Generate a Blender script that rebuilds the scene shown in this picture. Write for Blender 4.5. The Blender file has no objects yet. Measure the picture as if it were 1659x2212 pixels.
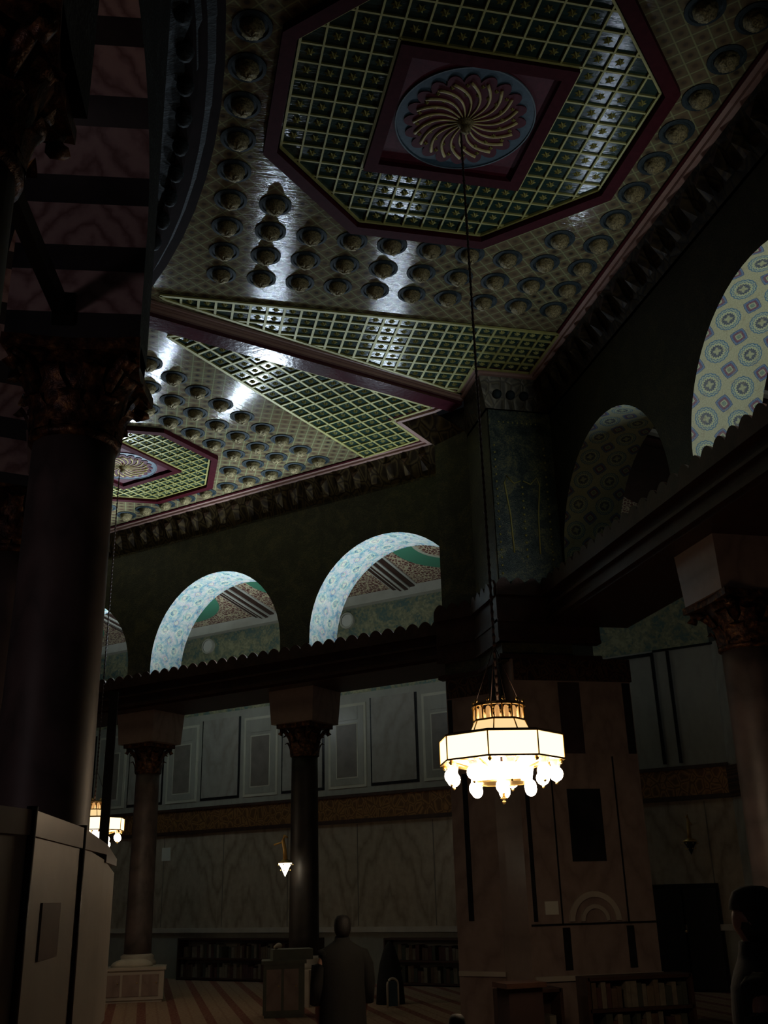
import bpy, math, random
from mathutils import Vector, Matrix
random.seed(7)
PI = math.pi
SC = bpy.context.scene

# ------------------------------------------------------------ camera, world, exposure
CAM_H = 1.68
M3 = Matrix(((0.9754604219763383, -0.0557244426170897, -0.21300645918084007),
             (-0.21880946871657225, -0.35292443289175407, -0.909706964394582),
             (-0.024482270272905803, 0.9339909695297104, -0.35645685191792276)))
cd = bpy.data.cameras.new('camera')
cam = bpy.data.objects.new('camera', cd)
SC.collection.objects.link(cam)
mw = M3.to_4x4()
mw.translation = Vector((0, 0, CAM_H))
cam.matrix_world = mw
cd.sensor_fit = 'VERTICAL'
cd.sensor_height = 24.0
cd.lens = 2163.05 / 2212 * 24.0
cd.clip_start = 0.05
cd.clip_end = 200
SC.camera = cam
SC.view_settings.view_transform = 'Standard'
SC.view_settings.look = 'None'
SC.view_settings.exposure = 0.0
SC.view_settings.gamma = 1.0
SC.view_settings.use_curve_mapping = False
wd = bpy.data.worlds.new('world')
SC.world = wd
wd.use_nodes = True
wd.node_tree.nodes['Background'].inputs[0].default_value = (0.55, 0.6, 0.7, 1)
wd.node_tree.nodes['Background'].inputs[1].default_value = 0.004

# ------------------------------------------------------------ geometry of the place
U = 0.235305; UL = 0.25480496
X0, Y0 = 2.8054425, 7.8289575
ZC = 9.18
ANG = math.radians(45.420232)
nL = Vector((math.cos(ANG), math.sin(ANG), 0)); tL = Vector((-math.sin(ANG), math.cos(ANG), 0))
cLx, cLy = -1.547, 17.434
XR = 5.514201; CO = Vector((XR, 14.593, 0)); dL = 14.264967
O_ = Vector((-10.018, 7.829, 0)); RC = 10.31
def LP(s, off, z=0.0):       # a point by the far-left arcade: s along it from the corner, off towards the camera
    p = CO + tL * s - nL * off
    return Vector((p.x, p.y, z))
def RP(s, off, z=0.0):       # the same by the right-hand arcade
    return Vector((XR - off, CO.y - s, z))
def RU(a, b, z=ZC): return Vector((X0 + U * a, Y0 + U * b, z))
def LU(a, b, z=ZC):
    return Vector((cLx + UL * (a * math.cos(ANG) - b * math.sin(ANG)), cLy + UL * (a * math.sin(ANG) + b * math.cos(ANG)), z))

# ------------------------------------------------------------ lights
def area(name, loc, target, sx, sy, power, col, spread=180):
    l = bpy.data.lights.new(name, 'AREA'); l.shape = 'RECTANGLE'; l.size = sx; l.size_y = sy
    l.energy = power; l.color = col; l.spread = math.radians(spread)
    o = bpy.data.objects.new(name, l); SC.collection.objects.link(o)
    o.location = loc
    d = Vector(target) - Vector(loc)
    o.rotation_euler = d.to_track_quat('-Z', 'Y').to_euler()
    return o
COOL = (0.70, 0.85, 1.0)
WHITE = (0.88, 0.97, 1.0)
LIGHTS = [
 # floodlights lying on the tie beams behind the crest, aimed up through the arches
 ('unseen_flood', LP(2.5, -0.55, 5.95), LP(3.2, 0.9, 9.2), 1.1, 0.12, 85, COOL, 180),
 ('unseen_flood', LP(5.6, -0.55, 5.95), LP(6.3, 1.2, 9.2), 1.3, 0.13, 165, COOL, 180),
 ('unseen_flood', LP(9.1, -0.55, 5.95), LP(9.8, 1.2, 9.2), 1.3, 0.16, 340, COOL, 180),
 ('unseen_flood', RP(3.7, -0.55, 5.95), RP(5.6, 2.6, 9.2), 0.34, 0.07, 8, COOL, 130),
 ('unseen_flood', RP(8.3, -0.62, 5.98), RP(5.4, -0.60, 7.3), 0.5, 0.25, 24, WHITE, 170),
 ('unseen_flood', LP(4.5, -1.5, 5.70), LP(5.0, -3.6, 8.0), 0.4, 0.2, 9, WHITE, 180),  # added unseen behind the beam, aimed outward to brighten the outer ceiling
 ('unseen_flood', LP(8.4, -1.5, 5.70), LP(8.9, -3.6, 8.0), 0.4, 0.2, 9, WHITE, 180),  # second unseen light added for the outer ceiling, further along
 # unseen fill light added inside the rotunda to brighten the striped arch
 ('rotunda_fill', (-3.6, 1.6, 2.6), (-.6, 4.9, 5.6), 0.8, 0.5, 6, (1.0, .76, .78), 170),
]
for L in LIGHTS: area(*L)

# ------------------------------------------------------------ tagging
def tag(o, label=None, cat=None, group=None, kind=None):
    if label: o['label'] = label
    if cat: o['category'] = cat
    if group: o['group'] = group
    if kind: o['kind'] = kind
    return o
def thing(name, label, cat, loc=(0, 0, 0), rz=0.0, group=None):
    o = bpy.data.objects.new(name, None); SC.collection.objects.link(o)
    o.empty_display_size = 0.1
    o.location = loc; o.rotation_euler = (0, 0, rz)
    return tag(o, label, cat, group)
def copy_tree(o, parent=None):
    c = o.copy(); SC.collection.objects.link(c)
    if parent is not None:
        c.parent = parent
    for ch in list(o.children): copy_tree(ch, c)
    return c

# ------------------------------------------------------------ mesh builder
class MB:
    def __init__(s): s.v = []; s.f = []; s.m = []; s.uv = []; s.mi = 0; s.sm = []
    def add(s, vs, fs, smooth=False, uvs=None):
        b = len(s.v); s.v += [tuple(v) for v in vs]
        for k, f in enumerate(fs):
            s.f.append([b + i for i in f]); s.m.append(s.mi); s.sm.append(smooth)
            s.uv.append([uvs[i] for i in f] if uvs else None)
    def box(s, x0, x1, y0, y1, z0, z1):
        vs = [(x, y, z) for z in (z0, z1) for y in (y0, y1) for x in (x0, x1)]
        s.add(vs, [(0, 2, 3, 1), (4, 5, 7, 6), (0, 1, 5, 4), (2, 6, 7, 3), (0, 4, 6, 2), (1, 3, 7, 5)])
    def hexa(s, p):             # 8 points: bottom 4 then top 4, both going round
        s.add(p, [(3, 2, 1, 0), (4, 5, 6, 7), (0, 1, 5, 4), (1, 2, 6, 5), (2, 3, 7, 6), (3, 0, 4, 7)])
    def fbox(s, F, s0, s1, o0, o1, z0, z1):   # box in a wall frame
        p = [F(s0, o0, z0), F(s1, o0, z0), F(s1, o1, z0), F(s0, o1, z0), F(s0, o0, z1), F(s1, o0, z1), F(s1, o1, z1), F(s0, o1, z1)]
        s.hexa(p)
    def prism(s, pts, z0, z1):
        n = len(pts)
        vs = [(p[0], p[1], z0) for p in pts] + [(p[0], p[1], z1) for p in pts]
        s.add(vs, [tuple(range(n))[::-1], tuple(range(n, 2 * n))] + [(i, (i + 1) % n, n + (i + 1) % n, n + i) for i in range(n)])
    def lathe(s, prof, n=24, c=(0, 0, 0), smooth=True, rot=0.0, sy=1.0):
        vs = []
        for r, z in prof:
            for i in range(n):
                t = 2 * PI * i / n + rot; vs.append((c[0] + r * math.cos(t), c[1] + sy * r * math.sin(t), c[2] + z))
        fs = []
        for k in range(len(prof) - 1):
            for i in range(n):
                j = (i + 1) % n; fs.append((k * n + i, k * n + j, (k + 1) * n + j, (k + 1) * n + i))
        if prof[0][0] > 1e-6: fs.append(tuple(range(n))[::-1])
        if prof[-1][0] > 1e-6: fs.append(tuple((len(prof) - 1) * n + i for i in range(n)))
        s.add(vs, fs, smooth)
    def tube(s, pts, r, n=8, r2=None):
        pts = [Vector(p) for p in pts]; rings = []
        for i, p in enumerate(pts):
            a = pts[max(i - 1, 0)]; b = pts[min(i + 1, len(pts) - 1)]
            d = (b - a).normalized(); up = Vector((0, 0, 1)) if abs(d.z) < .9 else Vector((1, 0, 0))
            x = d.cross(up).normalized(); y = x.cross(d)
            rr = r if r2 is None else r + (r2 - r) * i / (len(pts) - 1)
            rings += [p + x * rr * math.cos(2 * PI * k / n) + y * rr * math.sin(2 * PI * k / n) for k in range(n)]
        fs = []
        for k in range(len(pts) - 1):
            for i in range(n):
                j = (i + 1) % n; fs.append((k * n + i, k * n + j, (k + 1) * n + j, (k + 1) * n + i))
        fs += [tuple(range(n))[::-1], tuple((len(pts) - 1) * n + i for i in range(n))]
        s.add(rings, fs, True)
    def ball(s, c, r, n=12, sz=1.0):
        prof = [(max(r * math.sin(PI * k / 8), 1e-7), -r * sz * math.cos(PI * k / 8)) for k in range(9)]
        s.lathe(prof, n, c)
    def loft(s, loops, smooth=True, closed=True):
        n = len(loops[0]); vs = [p for l in loops for p in l]; fs = []
        for k in range(len(loops) - 1):
            for i in range(n if closed else n - 1):
                j = (i + 1) % n; fs.append((k * n + i, k * n + j, (k + 1) * n + j, (k + 1) * n + i))
        if closed: fs += [tuple(range(n))[::-1], tuple((len(loops) - 1) * n + i for i in range(n))]
        s.add(vs, fs, smooth)
    def build(s, name, mats, parent=None, loc=None):
        me = bpy.data.meshes.new(name)
        me.from_pydata(s.v, [], s.f)
        if not isinstance(mats, (list, tuple)): mats = [mats]
        for m in mats: me.materials.append(m)
        for p, mi, sm in zip(me.polygons, s.m, s.sm): p.material_index = mi; p.use_smooth = sm
        if any(u is not None for u in s.uv):
            L = me.uv_layers.new(name='uv')
            for p, u in zip(me.polygons, s.uv):
                if u is not None:
                    for li, q in zip(p.loop_indices, u): L.data[li].uv = q
        me.update()
        o = bpy.data.objects.new(name, me); SC.collection.objects.link(o)
        if parent is not None: o.parent = parent
        if loc is not None: o.location = loc
        return o

# ------------------------------------------------------------ node materials
class NT:
    def __init__(s, name):
        s.mat = bpy.data.materials.new(name); s.mat.use_nodes = True
        s.t = s.mat.node_tree; s.b = s.t.nodes['Principled BSDF']
    def n(s, typ, **kw):
        x = s.t.nodes.new(typ)
        for k, v in kw.items(): setattr(x, k, v)
        return x
    def link(s, a, b): s.t.links.new(a, b)
    def val(s, v, sock):
        if isinstance(v, (int, float)): sock.default_value = v
        elif isinstance(v, (tuple, list)): sock.default_value = v
        else: s.link(v, sock)
    def m(s, op, a, b=None, c=None):
        x = s.n('ShaderNodeMath', operation=op); s.val(a, x.inputs[0])
        if b is not None: s.val(b, x.inputs[1])
        if c is not None: s.val(c, x.inputs[2])
        return x.outputs[0]
    def obj(s): return s.n('ShaderNodeTexCoord').outputs['Object']
    def uv(s): return s.n('ShaderNodeTexCoord').outputs['UV']
    def sep(s, v):
        x = s.n('ShaderNodeSeparateXYZ'); s.link(v, x.inputs[0]); return x.outputs
    def comb(s, x, y, z=0.0):
        c = s.n('ShaderNodeCombineXYZ'); s.val(x, c.inputs[0]); s.val(y, c.inputs[1]); s.val(z, c.inputs[2]); return c.outputs[0]
    def dot(s, v, d):
        x = s.n('ShaderNodeVectorMath', operation='DOT_PRODUCT'); s.link(v, x.inputs[0]); x.inputs[1].default_value = d; return x.outputs['Value']
    def noise(s, v, scale, detail=4, rough=.55, dist=0.0):
        x = s.n('ShaderNodeTexNoise'); s.link(v, x.inputs['Vector']); x.inputs['Scale'].default_value = scale
        x.inputs['Detail'].default_value = detail; x.inputs['Roughness'].default_value = rough; x.inputs['Distortion'].default_value = dist
        return x.outputs['Fac']
    def ramp(s, f, stops, const=False):
        x = s.n('ShaderNodeValToRGB'); s.val(f, x.inputs[0]); e = x.color_ramp
        if const: e.interpolation = 'CONSTANT'
        while len(e.elements) < len(stops): e.elements.new(.5)
        for el, (p, c) in zip(e.elements, stops):
            el.position = p; el.color = (*c, 1) if len(c) == 3 else c
        return x.outputs[0]
    def mix(s, f, a, b, mode='MIX'):
        x = s.n('ShaderNodeMix', data_type='RGBA', blend_type=mode)
        s.val(f, x.inputs[0]); s.val((*a, 1) if isinstance(a, tuple) and len(a) == 3 else a, x.inputs[6]); s.val((*b, 1) if isinstance(b, tuple) and len(b) == 3 else b, x.inputs[7])
        return x.outputs[2]
    def bump(s, h, strength=.3, dist=.02):
        x = s.n('ShaderNodeBump'); s.link(h, x.inputs['Height']); x.inputs['Strength'].default_value = strength; x.inputs['Distance'].default_value = dist
        s.link(x.outputs[0], s.b.inputs['Normal'])
    def out(s, col, rough=.5, metal=0.0, spec=.5):
        s.val((*col, 1) if isinstance(col, tuple) and len(col) == 3 else col, s.b.inputs['Base Color'])
        s.val(rough, s.b.inputs['Roughness']); s.val(metal, s.b.inputs['Metallic']); s.b.inputs['Specular IOR Level'].default_value = spec
        return s.mat
def noisy(name, a, b, scale=6, rough=.6, metal=0.0, bump=.15, spec=.5):
    N = NT(name); v = N.obj(); f = N.noise(v, scale)
    c = N.ramp(f, [(.3, a), (.7, b)])
    if bump: N.bump(N.noise(v, scale * 5), bump, .01)
    return N.out(c, rough, metal, spec)
def emis(name, col, st, base=(.8, .7, .5)):
    N = NT(name); N.b.inputs['Emission Color'].default_value = (*col, 1); N.b.inputs['Emission Strength'].default_value = st
    return N.out(base, .4)
def marble(name, tdir, base, vein, w=.9, vs=5.0, off=0.0, stretch=.35, rough=.3):
    # veined slab, cut and laid open like a book so that the veins mirror about every joint
    N = NT(name); v = N.obj(); s = N.dot(v, tdir); z = N.sep(v)[2]
    sp = N.m('PINGPONG', N.m('ADD', s, off), w)
    p = N.comb(N.m('MULTIPLY', sp, 1.0), N.m('MULTIPLY', z, stretch), 0.0)
    nz = N.noise(p, 2.2, 3)
    wv = N.m('FRACT', N.m('ADD', N.m('MULTIPLY', sp, vs * .45), N.m('ADD', N.m('MULTIPLY', z, vs * .22), N.m('MULTIPLY', nz, 3.2))))
    f = N.m('ABSOLUTE', N.m('SUBTRACT', wv, .5))
    c = N.ramp(f, [(.0, vein), (.16, tuple((x + y) / 2 for x, y in zip(vein, base))), (.42, base)])
    c = N.mix(.35, c, N.ramp(N.noise(v, 9, 5), [(.3, vein), (.7, base)]))
    return N.out(c, rough)
def plank_wood(name, a, b, rough=.35, axis=0, scale=5, bump=.35, metal=0):
    N = NT(name); v = N.obj(); x, y, z = N.sep(v)
    st = N.comb(N.m('MULTIPLY', x, .08 if axis == 0 else 1), N.m('MULTIPLY', y, 1 if axis == 0 else .08), z)
    f = N.noise(st, scale, 5)
    N.bump(N.noise(st, scale * 3, 3), bump, .02)
    return N.out(N.ramp(f, [(.3, a), (.7, b)]), rough, metal)

MAT = {}
def diaper_mat():
    # painted diaper of scallops on long boards, glossy varnish; boards run across the ambulatory
    N = NT('painted_ceiling'); v = N.obj(); x, y, z = N.sep(v)
    p = .95
    fx = N.m('SUBTRACT', N.m('FRACT', N.m('DIVIDE', x, p)), .5); fy = N.m('SUBTRACT', N.m('FRACT', N.m('DIVIDE', y, p)), .5)
    d = N.m('ADD', N.m('ABSOLUTE', fx), N.m('ABSOLUTE', fy))
    net = N.m('ABSOLUTE', N.m('SUBTRACT', d, .5))
    line = N.ramp(net, [(.0, (1, 1, 1)), (.035, (1, 1, 1)), (.06, (0, 0, 0))])
    r0 = N.m('SQRT', N.m('ADD', N.m('MULTIPLY', fx, fx), N.m('MULTIPLY', fy, fy)))
    gx = N.m('SUBTRACT', N.m('FRACT', N.m('ADD', N.m('DIVIDE', x, p), .5)), .5); gy = N.m('SUBTRACT', N.m('FRACT', N.m('ADD', N.m('DIVIDE', y, p), .5)), .5)
    r1 = N.m('SQRT', N.m('ADD', N.m('MULTIPLY', gx, gx), N.m('MULTIPLY', gy, gy)))
    rr = N.m('MINIMUM', r0, r1)
    flower = N.ramp(rr, [(.0, (.03, .03, .03)), (.10, (.05, .04, .03)), (.15, (.13, .095, .05)), (.28, (.18, .15, .08)), (.4, (.13, .13, .08))])
    big = N.noise(v, .28, 4)
    base = N.mix(N.ramp(big, [(.35, (0, 0, 0)), (.65, (.7, .7, .7))]), flower, (.17, .115, .065))
    c = N.mix(line, base, (.27, .27, .13))
    plank = N.noise(N.comb(N.m('MULTIPLY', x, .12), N.m('MULTIPLY', y, 3.0), 0), 1.6, 5, .7)
    wob = N.noise(N.comb(N.m('MULTIPLY', x, .35), N.m('MULTIPLY', y, 1.5), 0), .9, 3)
    N.bump(N.m('ADD', plank, N.m('MULTIPLY', wob, .25)), .24, .03)
    return N.out(c, .11, 0, .42)
MAT['ceil'] = diaper_mat()
def field_mat():
    N = NT('green_painted_field'); v = N.obj(); x, y, z = N.sep(v)
    c = N.ramp(N.noise(v, 1.3, 3), [(.3, (.010, .030, .024)), (.7, (.022, .050, .040))])
    N.bump(N.noise(N.comb(N.m('MULTIPLY', x, .12), N.m('MULTIPLY', y, 3.0), 0), 1.6, 5, .7), .24, .03)
    return N.out(c, .12, 0, .55)
MAT['green'] = field_mat()
MAT['gilt'] = noisy('gilded_wood', (.36, .33, .09), (.50, .47, .16), 2, .45, .1, .1)
MAT['gold'] = noisy('gold_leaf', (.05, .035, .015), (.50, .40, .18), 14, .42, .4, .6)
MAT['raygold'] = noisy('bright_gilding', (.48, .38, .13), (.72, .60, .26), 3, .5, .0, .3)
MAT['maroon'] = noisy('maroon_lacquer', (.045, .005, .008), (.065, .009, .013), 3, .6, 0, .08, .06)
MAT['matte_dark'] = noisy('matte_dark_moulding', (.012, .007, .006), (.022, .012, .011), 4, .8, 0, .1, .1)
MAT['maroon_gloss'] = noisy('polished_maroon_board', (.05, .008, .014), (.08, .014, .022), 3, .16, 0, .25)
MAT['maroon_field'] = noisy('maroon_painted_board', (.07, .009, .016), (.11, .015, .026), 3, .5, 0, .1, .2)
MAT['pinkwood'] = plank_wood('reddish_brown_moulding', (.34, .19, .15), (.46, .30, .25), .42, 0, 4, .15)
MAT['blue'] = noisy('slate_blue_paint', (.028, .06, .085), (.045, .09, .12), 6, .4, 0, .1)
MAT['bluegrey'] = noisy('blue_black_paint', (.016, .026, .030), (.035, .05, .054), 8, .65, 0, .1, .2)
MAT['darkwood'] = noisy('dark_brown_wood', (.03, .012, .008), (.06, .026, .016), 7, .5)
MAT['bronze'] = noisy('dark_bronze_beam', (.035, .013, .009), (.07, .028, .018), 5, .45, .3, .3)
MAT['brass'] = noisy('brass', (.55, .36, .12), (.7, .5, .2), 9, .3, .9, .1)
MAT['black'] = noisy('black_cloth', (.006, .006, .007), (.012, .012, .013), 9, .9, 0, .2)
MAT['blackmetal'] = noisy('black_metal', (.006, .006, .006), (.012, .011, .01), 9, .5, .3, .05)
TL = tuple(tL); XD = (1, 0, 0); YD = (0, 1, 0)
MAT['marbleL'] = marble('veined_marble_slabs', TL, (.44, .36, .27), (.22, .17, .12), .925, 4.5, 1.4)
MAT['marbleLp'] = marble('grey_marble_panel', TL, (.33, .32, .27), (.27, .26, .22), .8, 2, .1)
MAT['marbleR'] = marble('grey_veined_marble', YD, (.33, .31, .27), (.22, .20, .17), .8, 5)
MAT['marbleX'] = marble('brown_veined_marble', XD, (.34, .25, .22), (.21, .15, .135), .62, 6, .0, .5)
MAT['shaft'] = marble('cipollino_shaft', XD, (.15, .11, .105), (.07, .055, .052), .5, 7, .1, .5, .5)
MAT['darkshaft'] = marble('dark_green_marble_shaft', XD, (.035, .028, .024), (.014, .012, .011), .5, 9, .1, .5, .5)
MAT['blackmarble'] = noisy('black_marble', (.008, .009, .010), (.022, .022, .024), 4, .25, 0, 0)
MAT['greyslab'] = noisy('brown_grey_marble', (.14, .12, .10), (.20, .175, .145), 4, .4, 0, 0)
MAT['brownstone'] = noisy('dark_brown_marble', (.035, .02, .02), (.06, .035, .035), 4, .4, 0, 0)
MAT['white_marble'] = noisy('white_marble', (.42, .37, .31), (.54, .48, .41), 3, .4, 0, .1)
MAT['cream'] = noisy('cream_plaster', (.42, .40, .32), (.52, .5, .40), 3, .6, 0, .1)
MAT['paper'] = noisy('white_paper', (.6, .58, .5), (.7, .68, .6), 3, .7, 0, 0)
MAT['skin'] = noisy('skin', (.22, .12, .085), (.3, .17, .12), 20, .5, 0, .05)
MAT['coat'] = noisy('dark_grey_coat', (.005, .005, .005), (.008, .008, .007), 8, .9, 0, .2)
MAT['hair'] = noisy('black_hair', (.006, .005, .005), (.012, .010, .009), 40, .6, 0, .4)
MAT['white_cloth'] = noisy('off_white_cloth', (.42, .38, .3), (.55, .5, .42), 5, .9, 0, .3)

def gilt_capital_mat():
    N = NT('gilded_capital'); v = N.obj()
    c = N.ramp(N.noise(v, 16, 4), [(.40, (.03, .011, .007)), (.58, (.13, .05, .022)), (.72, (.40, .20, .07))])
    N.bump(N.noise(v, 30, 3), .5, .02)
    return N.out(c, .45, .35)
MAT['capital'] = gilt_capital_mat()
def relief_mat(name, tdir, a, b, pitch=.3, h0=0.0):
    # gilded band of lettering-like relief scrolls
    N = NT(name); v = N.obj(); s = N.dot(v, tdir); z = N.sep(v)[2]
    w = N.n('ShaderNodeTexVoronoi', feature='DISTANCE_TO_EDGE'); N.link(N.comb(N.m('MULTIPLY', s, 1 / pitch), N.m('MULTIPLY', z, 1 / pitch * .8), 0), w.inputs['Vector']); w.inputs['Scale'].default_value = 2.6
    k = N.m('ADD', w.outputs['Distance'], N.m('MULTIPLY', N.noise(v, 14, 3), .12))
    c = N.ramp(k, [(.08, a), (.15, b), (.3, a)])
    N.bump(k, .6, .03)
    return N.out(c, .45, .3)
MAT['scriptL'] = relief_mat('gilded_script_band', TL, (.14, .065, .022), (.34, .17, .06), .42)
MAT['scriptX'] = relief_mat('bronze_script_band', XD, (.028, .013, .009), (.12, .055, .025), .33)
MAT['scriptTL'] = relief_mat('bronze_script_band_side', TL, (.028, .013, .009), (.12, .055, .025), .33)
MAT['frieze'] = relief_mat('carved_frieze', TL, (.035, .022, .010), (.13, .09, .035), .5)
MAT['friezeR'] = relief_mat('carved_frieze_right', YD, (.020, .012, .006), (.075, .05, .02), .5)
MAT['friezeX'] = relief_mat('carved_frieze_pier', XD, (.05, .04, .02), (.13, .11, .06), .4)
def tess(name, tdir, cols, scale=60, rough=.45):
    # mosaic of small glass cubes with drifting foliage colours
    N = NT(name); v = N.obj(); s = N.dot(v, tdir); z = N.sep(v)[2]
    w = N.n('ShaderNodeTexVoronoi'); N.link(N.comb(s, z, 0), w.inputs['Vector']); w.inputs['Scale'].default_value = scale
    f = N.m('ADD', N.m('MULTIPLY', N.noise(N.comb(s, z, 0), 2.6, 4, .6, 1.2), .8), N.m('MULTIPLY', N.sep(w.outputs['Color'])[0], .22))
    c = N.ramp(f, [(.38 + .3 * i / max(1, len(cols) - 1), q) for i, q in enumerate(cols)])
    N.bump(w.outputs['Distance'], .3, .01)
    return N.out(c, rough, .1)
MAT['mosaicL'] = tess('wall_mosaic', TL, [(.035, .03, .018), (.05, .05, .03), (.10, .085, .04)])
MAT['mosaicR'] = tess('wall_mosaic_right', YD, [(.02, .018, .015), (.03, .03, .025), (.06, .05, .03)])
MAT['mosaicX'] = tess('pier_mosaic', XD, [(.03, .045, .042), (.055, .08, .075), (.10, .12, .09), (.22, .22, .11)])
MAT['mosaicO'] = tess('outer_wall_mosaic', TL, [(.10, .16, .14), (.24, .24, .14), (.36, .34, .2)], 20)
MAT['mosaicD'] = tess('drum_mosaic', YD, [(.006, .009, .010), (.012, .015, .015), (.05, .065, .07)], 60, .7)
def soffit_mat(name, bg, rough=.5, bright=1.0):
    N = NT(name); u, v, _ = N.sep(N.uv())
    P = .385
    U_ = N.m('DIVIDE', u, P); V_ = N.m('DIVIDE', v, P * 1.08)
    ax = N.m('SUBTRACT', N.m('FRACT', N.m('ADD', U_, .5)), .5); ay = N.m('SUBTRACT', N.m('FRACT', V_), .5)
    bx = N.m('SUBTRACT', N.m('FRACT', U_), .5); by = N.m('SUBTRACT', N.m('FRACT', N.m('ADD', V_, .5)), .5)
    ln = lambda x, y: N.m('SQRT', N.m('ADD', N.m('MULTIPLY', x, x), N.m('MULTIPLY', y, y)))
    ra = ln(ax, ay)
    ang = N.m('ARCTAN2', ay, ax)
    sc = N.m('MULTIPLY', N.m('SINE', N.m('MULTIPLY', ang, 16)), .017)
    rs = N.m('ADD', ra, sc)
    pet = N.m('MULTIPLY', N.m('SINE', N.m('MULTIPLY', ang, 4)), .028)
    cA = N.ramp(N.m('ADD', rs, N.m('MULTIPLY', pet, N.m('LESS_THAN', ra, .14))), [(.0, (.44, .46, .24)), (.09, (.03, .05, .09)), (.165, (.03, .05, .09)), (.18, (.52, .56, .30)), (.25, (.06, .18, .26)), (.275, (.42, .50, .34)), (.31, (.05, .17, .27)), (.355, bg)], True)
    dm = N.m('MAXIMUM', N.m('ABSOLUTE', N.m('ADD', bx, by)), N.m('ABSOLUTE', N.m('SUBTRACT', bx, by)))
    rb = ln(bx, by)
    dmx = N.m('ADD', N.m('MULTIPLY', dm, .62), N.m('MULTIPLY', rb, .38))
    cB = N.ramp(dmx, [(.0, (.16, .26, .18)), (.075, (.46, .50, .28)), (.115, (.15, .02, .07)), (.185, (.04, .07, .22)), (.21, (.08, .18, .34)), (.25, (.04, .07, .16)), (.27, bg)], True)
    isA = N.m('LESS_THAN', ra, .355)
    c = N.mix(isA, cB, cA)
    sp = N.m('GREATER_THAN', N.noise(N.uv(), 9, 2), .6)
    c = N.mix(N.m('MULTIPLY', sp, .25), c, (.30, .22, .10))
    t = N.noise(N.uv(), 60, 2)
    c = N.mix(.25, c, N.ramp(t, [(.3, (.1, .12, .12)), (.7, (.6, .6, .5))]))
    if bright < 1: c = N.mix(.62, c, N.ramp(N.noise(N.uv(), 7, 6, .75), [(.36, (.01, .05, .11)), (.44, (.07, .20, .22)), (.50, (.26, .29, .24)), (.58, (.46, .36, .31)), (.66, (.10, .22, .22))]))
    N.bump(t, .4, .01)
    return N.out(c, rough)
MAT['soffitR'] = soffit_mat('arch_soffit_mosaic', (.46, .45, .25))
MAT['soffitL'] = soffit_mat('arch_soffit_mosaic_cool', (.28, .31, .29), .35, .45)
def ablaq_mat():
    N = NT('striped_voussoirs'); u, v, _ = N.sep(N.uv())
    f = N.m('FRACT', N.m('DIVIDE', N.m('ADD', u, .05), .45))
    dark = N.m('MULTIPLY', N.m('LESS_THAN', f, .38), N.m('GREATER_THAN', u, .3))
    nz = N.noise(N.comb(u, v, 0), 3, 4)
    wv = N.m('ABSOLUTE', N.m('SUBTRACT', N.m('FRACT', N.m('ADD', N.m('MULTIPLY', N.m('PINGPONG', v, .33), 6), N.m('ADD', N.m('MULTIPLY', nz, 3), N.m('MULTIPLY', u, 5)))), .5))
    light = N.ramp(wv, [(.0, (.24, .15, .15)), (.3, (.46, .34, .34)), (.5, (.5, .38, .37))])
    dk = N.ramp(nz, [(.3, (.02, .02, .024)), (.8, (.06, .06, .065))])
    return N.out(N.mix(dark, light, dk), .35)
MAT['ablaq'] = ablaq_mat()
def carpet_mat():
    # red carpet with pale lengthwise stripes
    N = NT('striped_carpet'); v = N.obj(); s = N.dot(v, (math.cos(math.radians(85)), math.sin(math.radians(85)) * -0.0 + 0.0, 0)); x, y, z = N.sep(v)
    f = N.m('FRACT', N.m('DIVIDE', x, .5))
    c = N.ramp(f, [(.0, (.16, .02, .018)), (.27, (.16, .02, .018)), (.28, (.34, .22, .15)), (.6, (.28, .16, .11)), (.67, (.34, .22, .15)), (.99, (.34, .22, .15))], True)
    sp = N.noise(v, 22, 3)
    c = N.mix(.35, c, N.ramp(sp, [(.4, (.16, .05, .03)), (.6, (.40, .30, .2))]))
    N.bump(N.noise(v, 120, 2), .4, .01)
    return N.out(c, .95)
MAT['carpet'] = carpet_mat()
def outer_ceiling_mat():
    N = NT('painted_outer_ceiling'); v = N.obj(); s = N.dot(v, TL); n = N.dot(v, tuple(nL))
    su = N.m('SUBTRACT', N.m('FRACT', N.m('DIVIDE', N.m('ADD', s, OFFS), 3.9)), .5)
    nn = N.m('SUBTRACT', n, dL + 2.9)
    e = N.m('SQRT', N.m('ADD', N.m('POWER', N.m('MULTIPLY', su, 3.9 / 1.35), 2), N.m('POWER', N.m('DIVIDE', nn, 1.15), 2)))
    w = N.n('ShaderNodeTexVoronoi', feature='DISTANCE_TO_EDGE'); N.link(v, w.inputs['Vector']); w.inputs['Scale'].default_value = 13
    ar = N.ramp(N.m('ADD', w.outputs['Distance'], N.m('MULTIPLY', N.noise(v, 12, 4), .3)), [(.16, (.62, .52, .28)), (.24, (.42, .36, .26)), (.28, (.20, .08, .06)), (.45, (.14, .05, .04))])
    green = (.07, .25, .14)
    c = N.mix(N.m('LESS_THAN', e, .62), green, ar)
    c = N.mix(N.m('GREATER_THAN', e, 1.0), c, ar)
    ring = N.m('MULTIPLY', N.m('GREATER_THAN', e, .58), N.m('LESS_THAN', e, .64))
    c = N.mix(ring, c, (.5, .48, .34))
    return N.out(c, .4)
OFFS = 1.95 - (CO.dot(tL)) - 2.6 + 3.9 * 10
MAT['outceil'] = outer_ceiling_mat()

# ------------------------------------------------------------ floor
mb = MB(); mb.box(-12, 14, -4, 34, -.1, 0)
tag(mb.build('floor', MAT['carpet']), kind='structure')

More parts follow.
